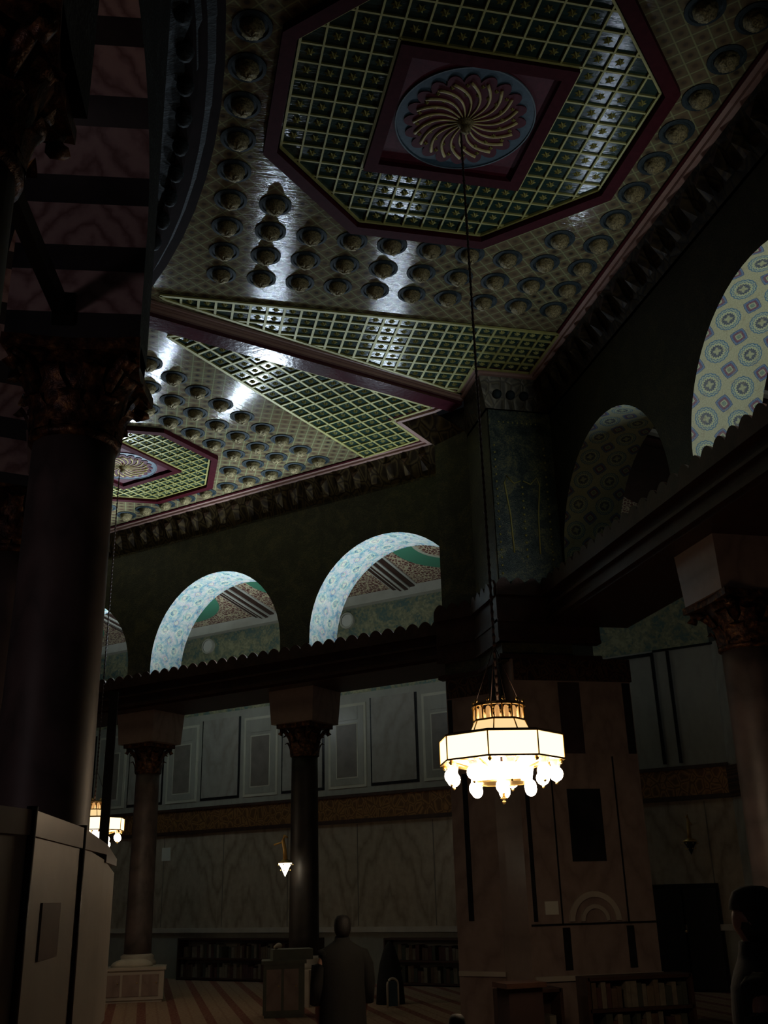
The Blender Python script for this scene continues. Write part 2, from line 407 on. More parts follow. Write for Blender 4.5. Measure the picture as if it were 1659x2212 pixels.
# ------------------------------------------------------------ ceiling (two sectors meeting at the rib)
def arc_pts(b0, b1, n=24, r=RC):
    out = []
    for i in range(n + 1):
        b = b0 + (b1 - b0) * i / n; out.append((-54.5 + math.sqrt((r / U) ** 2 - b * b), b))
    return out
poly = arc_pts(-22, 17.9) + [(7.4, 26.0), (7.4, 21.9), (11.5, 21.9), (11.5, -22)]
mb = MB(); mb.add([(p[0], p[1], .0) for p in poly] + [(p[0], p[1], 1.2) for p in poly], [tuple(range(len(poly)))])
def placed(o, left=False, parent=None):
    if left: o.matrix_world = Matrix.Translation((cLx, cLy, ZC)) @ Matrix.Rotation(ANG, 4, 'Z') @ Matrix.Diagonal((UL, UL, U, 1))
    else: o.matrix_world = Matrix.Translation((X0, Y0, ZC)) @ Matrix.Diagonal((U, U, U, 1))
    return o
mb = MB(); mb.prism(poly, 0, 1.0)
ceil_r = tag(placed(mb.build('ceiling', MAT['ceil'])), kind='structure')
# left sector in its own frame
def w2l(p):
    d = Vector((p[0] - cLx, p[1] - cLy)); c, s = math.cos(ANG), math.sin(ANG)
    return ((d.x * c + d.y * s) / UL, (-d.x * s + d.y * c) / UL)
pl = []
for i in range(25):
    t = math.radians(24.6 + 50 * i / 24); q = O_ + RC * Vector((math.cos(t), math.sin(t), 0)); pl.append(w2l(q))
end = w2l(RU(7.4, 26.0))
pl = pl + [(11.5, 26), (11.5, -22.1), (7.3, -22.1), end]
mb = MB(); mb.prism(pl, 0, 1.0)
ceil_l = tag(placed(mb.build('ceiling', MAT['ceil']), True), kind='structure')

def clip_line(loops, axis, c):
    xs = []
    for lp in loops:
        n = len(lp)
        for i in range(n):
            a = lp[i]; b = lp[(i + 1) % n]
            if (a[axis] - c) * (b[axis] - c) < 0:
                t = (c - a[axis]) / (b[axis] - a[axis]); xs.append(a[1 - axis] + t * (b[1 - axis] - a[1 - axis]))
    xs.sort(); return list(zip(xs[::2], xs[1::2]))
def inside(loops, x, y):
    k = 0
    for lp in loops:
        n = len(lp)
        for i in range(n):
            a = lp[i]; b = lp[(i + 1) % n]
            if (a[1] > y) != (b[1] > y) and x < a[0] + (y - a[1]) / (b[1] - a[1]) * (b[0] - a[0]): k += 1
    return k % 2 == 1
def lattice(mb, loops, cx, cy, px, py, x0, x1, y0, y1, w=.06, d=.10, stars=True, zt=-.02):
    i = 0
    k = math.ceil((x0 - cx) / px)
    while cx + k * px <= x1:
        X = cx + k * px
        for a, b in clip_line(loops, 0, X + 1e-4): mb.box(X - w, X + w, a, b, zt - d, zt)
        k += 1
    k = math.ceil((y0 - cy) / py)
    while cy + k * py <= y1:
        Y = cy + k * py
        for a, b in clip_line(loops, 1, Y + 1e-4): mb.box(a, b, Y - w, Y + w, zt - d * .9, zt)
        k += 1
    for lp in loops:
        n = len(lp)
        for i in range(n):
            a = Vector(lp[i]); b = Vector(lp[(i + 1) % n]); t = (b - a).normalized(); nn = Vector((-t.y, t.x)) * w * 1.3
            p = [a + nn, b + nn, b - nn, a - nn]
            mb.hexa([(q.x, q.y, zt - d * 1.15) for q in p] + [(q.x, q.y, zt) for q in p])
    if stars:
        kx = math.floor((x0 - cx) / px)
        while cx + kx * px <= x1:
            ky = math.floor((y0 - cy) / py)
            while cy + ky * py <= y1:
                X = cx + (kx + .5) * px; Y = cy + (ky + .5) * py
                if inside(loops, X, Y) and all(inside(loops, X + dx, Y + dy) for dx in (-.2, .2) for dy in (-.2, .2)):
                    vs = [(X, Y, zt - .14)]
                    for j in range(12):
                        r = .23 if j % 2 == 0 else .11; t = PI * j / 6; vs.append((X + r * math.cos(t), Y + r * math.sin(t), zt))
                    mb.add(vs, [(0, 1 + (j + 1) % 12, 1 + j) for j in range(12)])
                ky += 1
            kx += 1
def ring_frame(mb, inner, outer, z0, z1):
    n = len(inner)
    for i in range(n):
        j = (i + 1) % n
        a, b, c, d = inner[i], inner[j], outer[j], outer[i]
        mb.hexa([(*q, z0) for q in (a, b, c, d)] + [(*q, z1) for q in (a, b, c, d)])
T8 = math.tan(PI / 8)
def octa(a): return [(a, -a * T8), (a, a * T8), (a * T8, a), (-a * T8, a), (-a, a * T8), (-a, -a * T8), (-a * T8, -a), (a * T8, -a)]
def sq(a): return [(a, -a), (a, a), (-a, a), (-a, -a)]
def octagonal_panel(label, M, lw=.042):
    t = thing('octagonal_ceiling_panel', label, 'ceiling panel')
    t.matrix_world = M
    mb = MB(); ring_frame(mb, sq(3.5), sq(3.5), 0, 0) if False else None
    mb = MB(); mb.prism(octa(7.95), -.06, 0.0)
    mb.build('star_field', MAT['green'], t)
    mb = MB(); lattice(mb, [octa(7.75), sq(3.88)], 0, 0, .97, .97, -7.8, 7.8, -7.8, 7.8, zt=-.06, w=lw)
    mb.build('gilt_star_lattice', MAT['gilt'], t)
    mb = MB(); ring_frame(mb, octa(7.9), octa(8.5), -.42, 0)
    mb.build('octagonal_frame', MAT['maroon'], t)
    mb = MB(); ring_frame(mb, sq(3.22), sq(3.80), -.36, -.05)
    mb.build('square_frame', MAT['maroon'], t)
    mb = MB(); mb.prism(sq(3.25), -.10, -.05)
    md = mb.build('maroon_square', MAT['maroon_field'], t)
    mb = MB(); mb.prism([(3.06 * math.cos(2 * PI * i / 64), 3.06 * math.sin(2 * PI * i / 64)) for i in range(64)], -.14, -.10)
    mb.mi = 1
    ring_frame(mb, [(3.04 * math.cos(2 * PI * i / 64), 3.04 * math.sin(2 * PI * i / 64)) for i in range(64)], [(3.10 * math.cos(2 * PI * i / 64), 3.10 * math.sin(2 * PI * i / 64)) for i in range(64)], -.18, -.1)
    md = mb.build('blue_roundel', [MAT['blue'], noisy('pale_rim', (.10, .14, .16), (.14, .18, .2), 5)], t)
    mb = MB(); pts = []
    for i in range(160):
        th = 2 * PI * i / 160; k = abs(math.sin(th * 10)); r = 2.30 + .42 * k ** .7; pts.append((r * math.cos(th), r * math.sin(th)))
    mb.prism(pts, -.20, -.14); mb.build('scalloped_disc', MAT['maroon_field'], md)
    for i in range(20):
        mb = MB(); th0 = 2 * PI * i / 20; P = []
        for k in range(13):
            r = .28 + (2.30 - .28) * k / 12; th = th0 - .62 * math.sin(PI * .5 * k / 12) * .8 + .25 * math.sin(PI * k / 12)
            P.append((r * math.cos(th), r * math.sin(th), -.22))
        mb.tube(P, .03, 6, .075)
        mb.build('gilt_ray', MAT['raygold'], md)
    mb = MB()
    for i in range(20):
        for r, sgn in ((1.62, .0), (2.12, .02)):
            th = 2 * PI * (i + .5) / 20 - .42 + sgn; X, Y = r * math.cos(th), r * math.sin(th)
            vs = [(X, Y, -.30)] + [(X + (.12 if j % 2 == 0 else .06) * math.cos(PI * j / 6), Y + (.12 if j % 2 == 0 else .06) * math.sin(PI * j / 6), -.2) for j in range(12)]
            mb.add(vs, [(0, 1 + (j + 1) % 12, 1 + j) for j in range(12)])
    mb.build('gilt_stars', MAT['gilt'], md)
    mb = MB(); mb.lathe([(.34, -.2), (.36, -.3), (.25, -.42), (.2, -.55), (.24, -.66), (.14, -.8), (.001, -.86)], 16)
    mb.build('hub', MAT['gold'], md)
    return t
MP1 = Matrix.Translation((X0, Y0, ZC)) @ Matrix.Diagonal((U, U, U, 1))
P2 = LU(2.25, -1.85); S2 = .198
MP2 = Matrix.Translation(P2) @ Matrix.Rotation(ANG, 4, 'Z') @ Matrix.Diagonal((S2, S2, S2, 1))
octagonal_panel('large octagonal maroon and green ceiling panel with swirling gilt medallion, right overhead', MP1)
octagonal_panel('smaller octagonal medallion panel in the far ceiling, half hidden behind the left column', MP2, .065)

# star grids filling the corners beside the rib
def corner_grid(label, loop, M, cx, cy, px, py):
    t = thing('star_grid_panel', label, 'ceiling panel'); t.matrix_world = M
    mb = MB(); mb.prism(loop, -.06, 0.0); mb.build('green_field', MAT['green'], t)
    xs = [p[0] for p in loop]; ys = [p[1] for p in loop]
    mb = MB(); lattice(mb, [loop], cx, cy, px, py, min(xs), max(xs), min(ys), max(ys), zt=-.06, w=.07)
    mb.build('gilt_star_lattice', MAT['gilt'], t)
MR = Matrix.Translation((X0, Y0, ZC)) @ Matrix.Diagonal((U, U, U, 1))
ML = Matrix.Translation((cLx, cLy, ZC)) @ Matrix.Rotation(ANG, 4, 'Z') @ Matrix.Diagonal((UL, UL, U, 1))
corner_grid('green ceiling grid with gilt stars on the near side of the diagonal rib', [(10.93, 16.33), (10.93, 21.3), (7.05, 21.3), (7.05, 24.75), (3.9, 23.35), (-12.6, 16.75), (-12.9, 16.4)], MR, 10.93, 16.33, .985, .985)
corner_grid('green ceiling grid with gilt stars on the far side of the diagonal rib', [(10.95, -17.0), (10.6, -21.7), (6.95, -21.75), (6.8, -24.85), (1.1, -22.35), (-8.9, -17.75), (-9.2, -17.0)], ML, 10.95, -17.0, .985, .985)

# rib between the sectors
t = thing('ceiling_rib', 'broad maroon wooden rib crossing the ceiling diagonally to the corner pier', 'ceiling beam')
ra, rb = RU(7.3, 26.0), RU(-14.2, 18.15)
rd = (rb - ra).normalized(); rn = Vector((-rd.y, rd.x, 0))
def rib_strip(mb, o0, o1, z0, z1):
    P = [ra + rn * o0, rb + rn * o0, rb + rn * o1, ra + rn * o1]
    mb.hexa([(p.x, p.y, ZC + z0) for p in P] + [(p.x, p.y, ZC + z1) for p in P])
mb = MB(); rib_strip(mb, -.15, .15, -.16, 0); mb.build('rib_board', MAT['maroon_gloss'], t)
for sg in (-1, 1):
    mb = MB(); rib_strip(mb, *sorted((sg * .15, sg * .20)), -.10, 0); rib_strip(mb, *sorted((sg * .20, sg * .235)), -.06, 0); rib_strip(mb, *sorted((sg * .235, sg * .285)), -.035, 0)
    mb.build('side_moulding', MAT['pinkwood'], t)

# wooden trim running round the wall head
def offset_strip(mb, pts, w, z0, z1):
    # strip of width w to the left of the polyline, mitred
    P = [Vector(p) for p in pts]; O = []
    for i, p in enumerate(P):
        d0 = (P[i] - P[i - 1]).normalized() if i else (P[1] - P[0]).normalized()
        d1 = (P[i + 1] - P[i]).normalized() if i < len(P) - 1 else d0
        n0 = Vector((-d0.y, d0.x)); n1 = Vector((-d1.y, d1.x)); m = n0 + n1; m = m / (m.dot(n0))
        O.append(p + m * w)
    for i in range(len(P) - 1):
        q = [P[i], P[i + 1], O[i + 1], O[i]]
        mb.hexa([(*v, z0) for v in q] + [(*v, z1) for v in q])
def xy(p): return (p.x, p.y)
OUT_R = [xy(RU(11.5, -22)), xy(RU(11.5, 21.85)), xy(RU(7.6, 21.85)), xy(RU(7.6, 25.6))]
OUT_L = [xy(LU(7.35, -24.8)), xy(LU(7.35, -22.25)), xy(LU(11.5, -22.25)), xy(LU(11.5, 26))]
OUT = OUT_R + OUT_L
mb = MB(); offset_strip(mb, OUT, .065, ZC - .07, ZC + .01); offset_strip(mb, OUT, .13, ZC - .035, ZC + .01)
tag(mb.build('trim_1', MAT['pinkwood']), kind='structure')
mb = MB(); offset_strip(mb, OUT, .165, ZC - .025, ZC + .01)
tag(mb.build('trim_2', MAT['maroon']), kind='structure')
# sloping carved cornice under it
def slope_strip(mb, top, bot, zt, zb):
    for i in range(len(top) - 1):
        mb.add([(*top[i], zt), (*top[i + 1], zt), (*bot[i + 1], zb), (*bot[i], zb)], [(0, 1, 2, 3)])
        a, b, c, d = [Vector((*q, 0)) for q in (top[i], top[i + 1], bot[i + 1], bot[i])]
        mb.add([(*bot[i], zb), (*bot[i + 1], zb), (*bot[i + 1], zb - .05), (*bot[i], zb - .05)], [(0, 1, 2, 3)])
BR = [xy(RP(28, -.22)), xy(RP(1.42, -.22)), (4.86, 13.17)]
PC = [(4.78, 13.12), (4.78, 14.16)]
ZB = 8.66
t = thing('cornice', 'dark carved cornice running under the ceiling over the right arcade and corner pier', 'cornice')
topR = [xy(RP(28, 0)), xy(RU(11.5, 21.85))]; botR = [xy(RP(28, -.25)), (XR + .25, 13.16)]
mb = MB(); slope_strip(mb, topR, botR, ZC - .07, ZB); mb.build('carved_band', MAT['friezeR'], t)
topX = [xy(RU(11.5, 21.85)), xy(RU(7.6, 21.85))]; botX = [(XR + .25, 13.16), (4.74, 13.16)]
mb = MB(); slope_strip(mb, topX, botX, ZC - .07, ZB); mb.build('carved_band', MAT['friezeX'], t)
topY = [xy(RU(7.6, 21.85)), xy(RU(7.6, 25.3))]; botY = [(4.74, 13.16), (4.74, 14.25)]
mb = MB(); slope_strip(mb, topY, botY, ZC - .07, ZB); mb.build('carved_band', MAT['friezeR'], t)
for bx in (4.9, 5.12, 5.34):
    mb = MB(); mb.ball((bx, 13.06, 8.86), .075, 10); mb.build('painted_boss', MAT['bluegrey'], t)
for k in range(26):
    s = 1.9 + k * .36
    mb = MB(); p = RP(s, -.10, 8.88); mb.add([(p.x - .09, p.y - .1, p.z + .16), (p.x - .09, p.y + .1, p.z + .16), (p.x + .05, p.y + .06, p.z - .16), (p.x + .05, p.y - .06, p.z - .16), (p.x - .12, p.y, p.z - .02)], [(0, 1, 4), (1, 2, 4), (2, 3, 4), (3, 0, 4)])
    mb.build('carved_leaf', MAT['friezeR'], t)
t = thing('cornice', 'dark carved cornice running under the ceiling over the far left arcade', 'cornice')
topL = [xy(LU(7.35, -24.8)), xy(LU(7.35, -22.25)), xy(LU(11.5, -22.25)), xy(LP(14.5, 0))]
botL = [xy(LP(.18, .80)), xy(LP(.88, .80)), xy(LP(.88, -.25)), xy(LP(14.5, -.25))]
mb = MB(); slope_strip(mb, topL, botL, ZC - .07, ZB); mb.build('carved_band', MAT['frieze'], t)
for k in range(34):
    s = 1.6 + k * .36
    mb = MB(); p = LP(s, -.06, 8.88)
    q = [p + tL * -.1 + Vector((0, 0, .16)), p + tL * .1 + Vector((0, 0, .16)), p + tL * .06 + Vector((0, 0, -.16)) + nL * .1, p - tL * .06 + Vector((0, 0, -.16)) + nL * .1, p - nL * .06]
    mb.add([tuple(v) for v in q], [(0, 1, 4), (1, 2, 4), (2, 3, 4), (3, 0, 4)])
    mb.build('carved_leaf', MAT['frieze'], t)

# gilded bosses
proto = thing('ceiling_boss', '', 'ceiling boss')
mb = MB(); mb.lathe([(.80, 0), (.80, -.05), (.66, -.07), (.60, -.02)], 28, smooth=False); mb.build('painted_rim', MAT['bluegrey'], proto)
mb = MB()
n, m_ = 24, 9; vs = []; fs = []
for k in range(m_ + 1):
    ph = PI / 2 * k / m_
    for i in range(n):
        t_ = 2 * PI * i / n; rr = .49 * math.cos(ph); bumpv = 1 + .10 * math.sin(6 * t_ + 2.2 * k) * math.sin(2 * ph) + .05 * math.sin(k * 2.3)
        vs.append((rr * bumpv * math.cos(t_), rr * bumpv * math.sin(t_), -.03 - .50 * math.sin(ph) * (1 + .07 * math.sin(5 * t_ + k))))
for k in range(m_):
    for i in range(n): j = (i + 1) % n; fs.append((k * n + i, (k + 1) * n + i, (k + 1) * n + j, k * n + j))
mb.add(vs, fs, True); mb.build('gilt_dome', MAT['gold'], proto)
SP = 2.135; OC = 9.66
ORD = ['first', 'second', 'third', 'fourth', 'fifth', 'sixth', 'seventh', 'eighth', 'ninth', 'tenth', 'eleventh', 'twelfth']
bosses = []
def colx(i): return math.copysign(OC if abs(i) == 4.5 else abs(i) * SP, i)
for r_, j in enumerate((4.5, 5.5, 6.5)):
    rn_ = ['nearest the octagonal panel', 'in the middle row of three', 'nearest the star grid'][r_]
    for k in range(10):
        i = k - 4.5; bosses.append((RU(colx(i), j * SP), U, 'gilt ceiling boss %s from the left in the near row %s' % (ORD[k], rn_) if r_ != 1 else 'gilt ceiling boss %s from the left in the middle of the three near rows' % ORD[k]))
for k, j in enumerate((3.5, 2.5, 1.5, .5, -.5, -1.5)):
    bosses.append((RU(-OC, j * SP), U, 'dim gilt ceiling boss %s up the left side of the large octagonal panel' % ORD[k]))
for k, j in enumerate((3.5, 2.5, 1.5, .5, -.5, -1.5, -2.5, -3.5)):
    bosses.append((RU(OC, j * SP), U, 'gilt ceiling boss %s up the right-hand edge of the ceiling above the right arcade' % ORD[k]))
bosses.append((RU(-3.5 * SP, 3.5 * SP), U, 'gilt ceiling boss alone at the lower left corner of the large octagonal panel'))
bosses.append((RU(3.5 * SP, 3.5 * SP), U, 'gilt ceiling boss alone at the lower right corner of the large octagonal panel'))
bosses.append((RU(3.5 * SP, -3.5 * SP), U, 'gilt ceiling boss alone at the upper right corner of the large octagonal panel'))
for r_, j in enumerate((-6.5, -5.5, -4.5)):
    rn_ = ['outermost', 'middle', 'innermost'][r_]
    for k in range(9):
        i = 4.5 - k; bosses.append((LU(colx(i), j * SP), UL, 'gilt boss %s from the right in the %s row of the far ceiling section' % (ORD[k], rn_)))
for k, i in enumerate((4.5, 3.5)):
    bosses.append((LU(colx(i), -3.5 * SP), UL, 'gilt boss beside the tip of the far octagonal panel, %s one' % ['outer', 'inner'][k]))
for k, j in enumerate((-2.5, -1.5, -.5, .5, 1.5, 2.5)):
    bosses.append((LU(OC, j * SP), UL, 'small far gilt boss %s along the cornice above the far left arcade' % ORD[k]))
for k, j in enumerate((1.0, 2.0)):
    bosses.append((LU(3.5 * SP, (1.5 + j) * SP), UL, 'gilt boss past the far octagonal panel, %s behind the left column edge' % ORD[k]))
for q, (p, sc, lab) in enumerate(bosses):
    o = proto if q == 0 else copy_tree(proto)
    o.location = p; o.scale = (sc, sc, sc); o.rotation_euler = (0, 0, random.random() * 6)
    tag(o, lab, 'ceiling boss', 'gilded bosses studding the painted ceiling')

# ------------------------------------------------------------ arcade walls
def arcade(F, s0, s1, z0, z1, arches, o0, o1, mat_wall, mat_soffit, name, zspring, n=28, mback=None):
    """wall in frame F between offsets o0 (front) and o1 (back) pierced by round arches"""
    mb = MB(); segs = []; cur = s0
    def quad(a, b, za, zb_, o):
        mb.add([F(a, o, za[0]), F(b, o, zb_[0]), F(b, o, zb_[1]), F(a, o, za[1])], [(0, 1, 2, 3)])
    for o in (o0, o1):
        cur = s0
        for (c, r) in arches:
            quad(cur, c - r, (z0, z1), (z0, z1), o)
            for k in range(n):
                a = PI - PI * k / n; b = PI - PI * (k + 1) / n
                quad(c + r * math.cos(a), c + r * math.cos(b), (zspring + r * math.sin(a), z1), (zspring + r * math.sin(b), z1), o)
            cur = c + r
        quad(cur, s1, (z0, z1), (z0, z1), o)
    for s in (s0, s1): mb.add([F(s, o0, z0), F(s, o1, z0), F(s, o1, z1), F(s, o0, z1)], [(0, 1, 2, 3)])
    mb.add([F(s0, o0, z1), F(s1, o0, z1), F(s1, o1, z1), F(s0, o1, z1)], [(0, 1, 2, 3)])
    w = tag(mb.build(name, mat_wall), kind='structure')
    for (c, r) in arches:
        mb = MB(); P = [(c - r, z0)] + [(c + r * math.cos(PI - PI * k / n), zspring + r * math.sin(PI - PI * k / n)) for k in range(n + 1)] + [(c + r, z0)]
        L = 0.0; vs = []; uv = []
        for k, (s, z) in enumerate(P):
            if k: L += math.hypot(s - P[k - 1][0], z - P[k - 1][1])
            vs += [F(s, o0, z), F(s, o1, z)]; uv += [(L, 0.02), (L, abs(o1 - o0) + .02)]
        mb.add(vs, [(2 * k, 2 * k + 2, 2 * k + 3, 2 * k + 1) for k in range(len(P) - 1)], True, uv)
        mb.build('arch_soffit', mat_soffit, w)
    return w
arcade(LP, .5, 14.5, 5.5, ZC + .1, [(2.58, 1.63), (6.52, 1.64), (10.43, 1.64)], -.25, -1.13, MAT['mosaicL'], MAT['soffitL'], 'wall_left', 6.12)
arcade(RP, 1.3, 16.0, 5.5, ZC + .1, [(3.16, 1.62), (6.95, 1.64), (10.75, 1.64), (14.3, 1.5)], -.25, -1.13, MAT['mosaicR'], MAT['soffitR'], 'wall_right', 6.12)

# tie beams with toothed crest
def crest(mb, F, s0, s1, o, zb, pitch=.24, h=.13, th=.035):
    n = max(1, int(round((s1 - s0) / pitch))); p = (s1 - s0) / n
    for i in range(n):
        a = s0 + i * p; P = [(a, zb)]
        for k in range(9):
            x = a + p * k / 8; P.append((x, zb + .035 + (h - .035) * math.sin(PI * k / 8) ** .8 if 0 < k < 8 else zb + .035))
        P.append((a + p, zb)); m = len(P)
        vs = [F(q[0], o, q[1]) for q in P] + [F(q[0], o - th, q[1]) for q in P]
        mb.add(vs, [tuple(range(m)), tuple(range(m, 2 * m))[::-1]] + [(i2, (i2 + 1) % m, m + (i2 + 1) % m, m + i2) for i2 in range(m)])
def tie_beam(F, s0, s1, label, o0=.13, o1=-1.18):
    t = thing('tie_beam', label, 'beam')
    mb = MB(); mb.fbox(F, s0, s1, o0 - .06, o1 + .06, 5.20, 5.68); mb.build('beam_core', MAT['bronze'], t)
    for (a, b, z0, z1) in ((o0, o0 - .07, 5.24, 5.30), (o0, o0 - .07, 5.44, 5.48), (o0 + .05, o0 - .07, 5.62, 5.74)):
        mb = MB(); mb.fbox(F, s0, s1, a, b, z0, z1); mb.build('moulding', MAT['bronze'], t)
    mb = MB(); crest(mb, F, s0, s1, o0 + .05, 5.74); mb.build('toothed_crest', MAT['bronze'], t)
    mb = MB(); mb.fbox(F, s0, s1, o0 - .1, o1, 5.68, 5.72); mb.build('top_board', MAT['darkwood'], t)
    return t
tie_beam(LP, .95, 14.5, 'dark bronze tie beam with toothed crest spanning the far left arcade below its arches')
tie_beam(RP, 1.55, 16.0, 'dark bronze tie beam with toothed crest spanning the right arcade, running out at the right edge')

# ------------------------------------------------------------ columns
def capital_mb(r, h, aw, z0):
    mb = MB()
    mb.lathe([(r * 1.02, z0), (r * 1.12, z0 + .02), (r * 1.12, z0 + .045), (r * 1.02, z0 + .06), (r * 1.0, z0 + h * .3), (r * 1.08, z0 + h * .6), (aw * .84, z0 + h * .87)], 24)
    for tier, (zz, hh, rr, out, cnt, ph) in enumerate(((z0 + .05, h * .42, r * 1.04, .10, 8, 0), (z0 + .08, h * .70, r * 1.04, .15, 8, .5))):
        for i in range(cnt):
            th = 2 * PI * (i + ph) / cnt; e = Vector((math.cos(th), math.sin(th), 0)); f = Vector((-e.y, e.x, 0)); K = []
            for k in range(7):
                u_ = k / 6; rad = rr + out * (u_ ** 2.6); z = zz + hh * (u_ if u_ < .84 else .84 - (u_ - .84) * .7)
                w = .095 * (r / .22) * (1 - .55 * u_ ** 2) * (.9 + .25 * math.sin(k * 3.0))
                c = e * rad + Vector((0, 0, z)); K.append([c - f * w, c + e * .025, c + f * w])
            vs = [p for l in K for p in l]; fs = []
            for k in range(6):
                for j in range(2): fs.append((k * 3 + j, k * 3 + j + 1, (k + 1) * 3 + j + 1, (k + 1) * 3 + j))
            mb.add(vs, fs, True)
    for i in range(4):          # corner volutes
        th = PI / 4 + PI / 2 * i; e = Vector((math.cos(th), math.sin(th), 0))
        mb.tube([e * (r * 1.05) + Vector((0, 0, z0 + h * .55)), e * (aw * .95) + Vector((0, 0, z0 + h * .78)), e * (aw * 1.2) + Vector((0, 0, z0 + h * .84)), e * (aw * 1.22) + Vector((0, 0, z0 + h * .74)), e * (aw * 1.08) + Vector((0, 0, z0 + h * .70))], .035 * r / .2, 6)
    # concave abacus
    pts = []
    for i in range(4):
        th = PI / 4 + PI / 2 * i
        a = Vector((math.cos(th), math.sin(th))) * aw * 1.38; b = Vector((math.cos(th + PI / 2), math.sin(th + PI / 2))) * aw * 1.38
        for k in range(6):
            q = a.lerp(b, k / 6); s = math.sin(PI * k / 6); q = q - q.normalized() * s * aw * .10; pts.append((q.x, q.y))
    mb.prism(pts, z0 + h * .87, z0 + h)
    return mb
def column(label, p, rz, r=.22, zs=.55, zc=4.06, zt=4.62, impost=None, mat='shaft', ped=True, group=None, cap=None):
    t = thing('column', label, 'column', (p[0], p[1], 0), rz, group)
    if ped:
        mb = MB(); mb.box(-.36, .36, -.36, .36, 0, zs - .2); mb.build('pedestal', MAT['white_marble'], t)
        mb = MB(); mb.lathe([(r * 1.5, zs - .2), (r * 1.55, zs - .15), (r * 1.3, zs - .09), (r * 1.35, zs - .04), (r * 1.1, zs)], 28); mb.build('base', MAT['white_marble'], t)
    mb = MB(); prof = []
    for k in range(13):
        u_ = k / 12; prof.append((r * (1.0 + .10 * (1 - u_) - .0 * u_), zs + (zc - zs) * u_))
    mb.lathe(prof, 36); mb.build('shaft', MAT[mat], t)
    aw = cap or r * 1.6
    capital_mb(r, zt - zc, aw, zc).build('capital', MAT['capital'], t)
    if impost:
        w, d, z1 = impost
        mb = MB(); mb.hexa([(-w * .92, -d * .92, zt), (w * .92, -d * .92, zt), (w * .92, d * .92, zt), (-w * .92, d * .92, zt), (-w, -d, z1), (w, -d, z1), (w, d, z1), (-w, d, z1)])
        mb.build('impost_block', MAT['marbleX'], t)
    return t
c1 = LP(4.62, -.68); c2 = LP(8.48, -.68); c3 = LP(12.4, -.68)
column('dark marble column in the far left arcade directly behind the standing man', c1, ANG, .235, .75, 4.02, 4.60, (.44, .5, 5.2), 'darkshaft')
column('dim marble column in the far left arcade, second to the left of the standing man', c2, ANG, .23, .75, 4.02, 4.60, (.44, .5, 5.2), 'shaft')
cr = RP(5.12, -.68)
column('thick marble column with gilded capital cut off by the right edge', cr, 0, .27, .75, 4.02, 4.60, (.48, .42, 5.2), 'shaft', cap=.46)

# ------------------------------------------------------------ corner pier
t = thing('corner_pier', 'massive marble-clad corner pier behind the lit chandelier, where the two arcades meet', 'pier', (0, 0, 0))
E1 = LP(.88, .80); E2 = LP(.88, -1.13)
low = [(4.83, 13.1), (6.60, 13.1), (7.1, 14.4), (E2.x, E2.y), (E1.x, E1.y), (4.83, 14.14)]
mb = MB(); mb.prism(low, 0, 4.72); mb.build('marble_body', MAT['marbleX'], t)
upp = [(4.74, 13.16), (5.80, 13.16), (6.6, 14.2), (E2.x, E2.y), (E1.x, E1.y), (4.74, 14.16)]
mb = MB(); mb.prism(upp, 4.7, ZC); mb.build('mosaic_body', MAT['mosaicL'], t)
def PX(s, off, z=0.0): return Vector((s, 13.1 - off, z))       # frame on the face towards the camera
# mosaic face and gilt vase motif
mb = MB(); mb.fbox(PX, 4.76, 5.78, -.03, -.065, 5.8, 8.62); mf = mb.build('mosaic_panel', MAT['mosaicX'], t)
for sg in (-1, 1):
    P = [PX(5.22 + sg * .02, -.02, 7.45), PX(5.22 + sg * .13, -.02, 7.40), PX(5.22 + sg * .24, -.02, 7.52), PX(5.22 + sg * .28, -.02, 7.40), PX(5.22 + sg * .22, -.02, 6.9), PX(5.22 + sg * .2, -.02, 6.3)]
    mb = MB(); mb.tube(P, .012, 6); mb.build('gilt_vase_outline', MAT['gilt'], mf)
mb = MB()
for sg in (-1, 1):
    for k in range(18): mb.ball(PX(5.22 + sg * .40, -.025, 5.98 + k * .12), .018, 6)
for k in range(11): mb.ball(PX(5.22, -.025, 6.25 + k * .11), .02, 6)
for k in range(9): mb.ball(PX(4.92 + .075 * k, -.025, 8.42), .014, 6)
tag(mb.build('gilt_dots', MAT['gilt'], mf), kind='stuff')
# crest and mouldings round the pier
def PY(s, off, z=0.0): return Vector((4.74 - off, s, z))
def PL(s, off, z=0.0): return LP(s, .80 + off, z)
for F, a, b in ((PX, 4.66, 6.2), (PY, 13.06, 14.16), (PL, .12, .98)):
    for (o, z0, z1) in ((.05, 4.72, 4.78), (.07, 4.96, 5.0), (.07, 5.24, 5.28), (.11, 5.62, 5.74)):
        mb = MB(); mb.fbox(F, a, b, o, -.1, z0, z1); mb.build('moulding', MAT['bronze'], t)
    mb = MB(); mb.fbox(F, a, b, .05, -.1, 5.0, 5.66); mb.build('frieze_board', MAT['bronze'], t)
    mb = MB(); crest(mb, F, a, b, .10, 5.74, .21, .14); mb.build('toothed_crest', MAT['bronze'], t)
mb = MB(); mb.fbox(PX, 4.86, 6.62, .03, -.02, 4.42, 4.74); mb.build('script_band', MAT['scriptX'], t)
mb = MB(); mb.fbox(PL, .15, .86, .03, -.02, 4.42, 4.74); mb.build('script_band', MAT['scriptTL'], t)
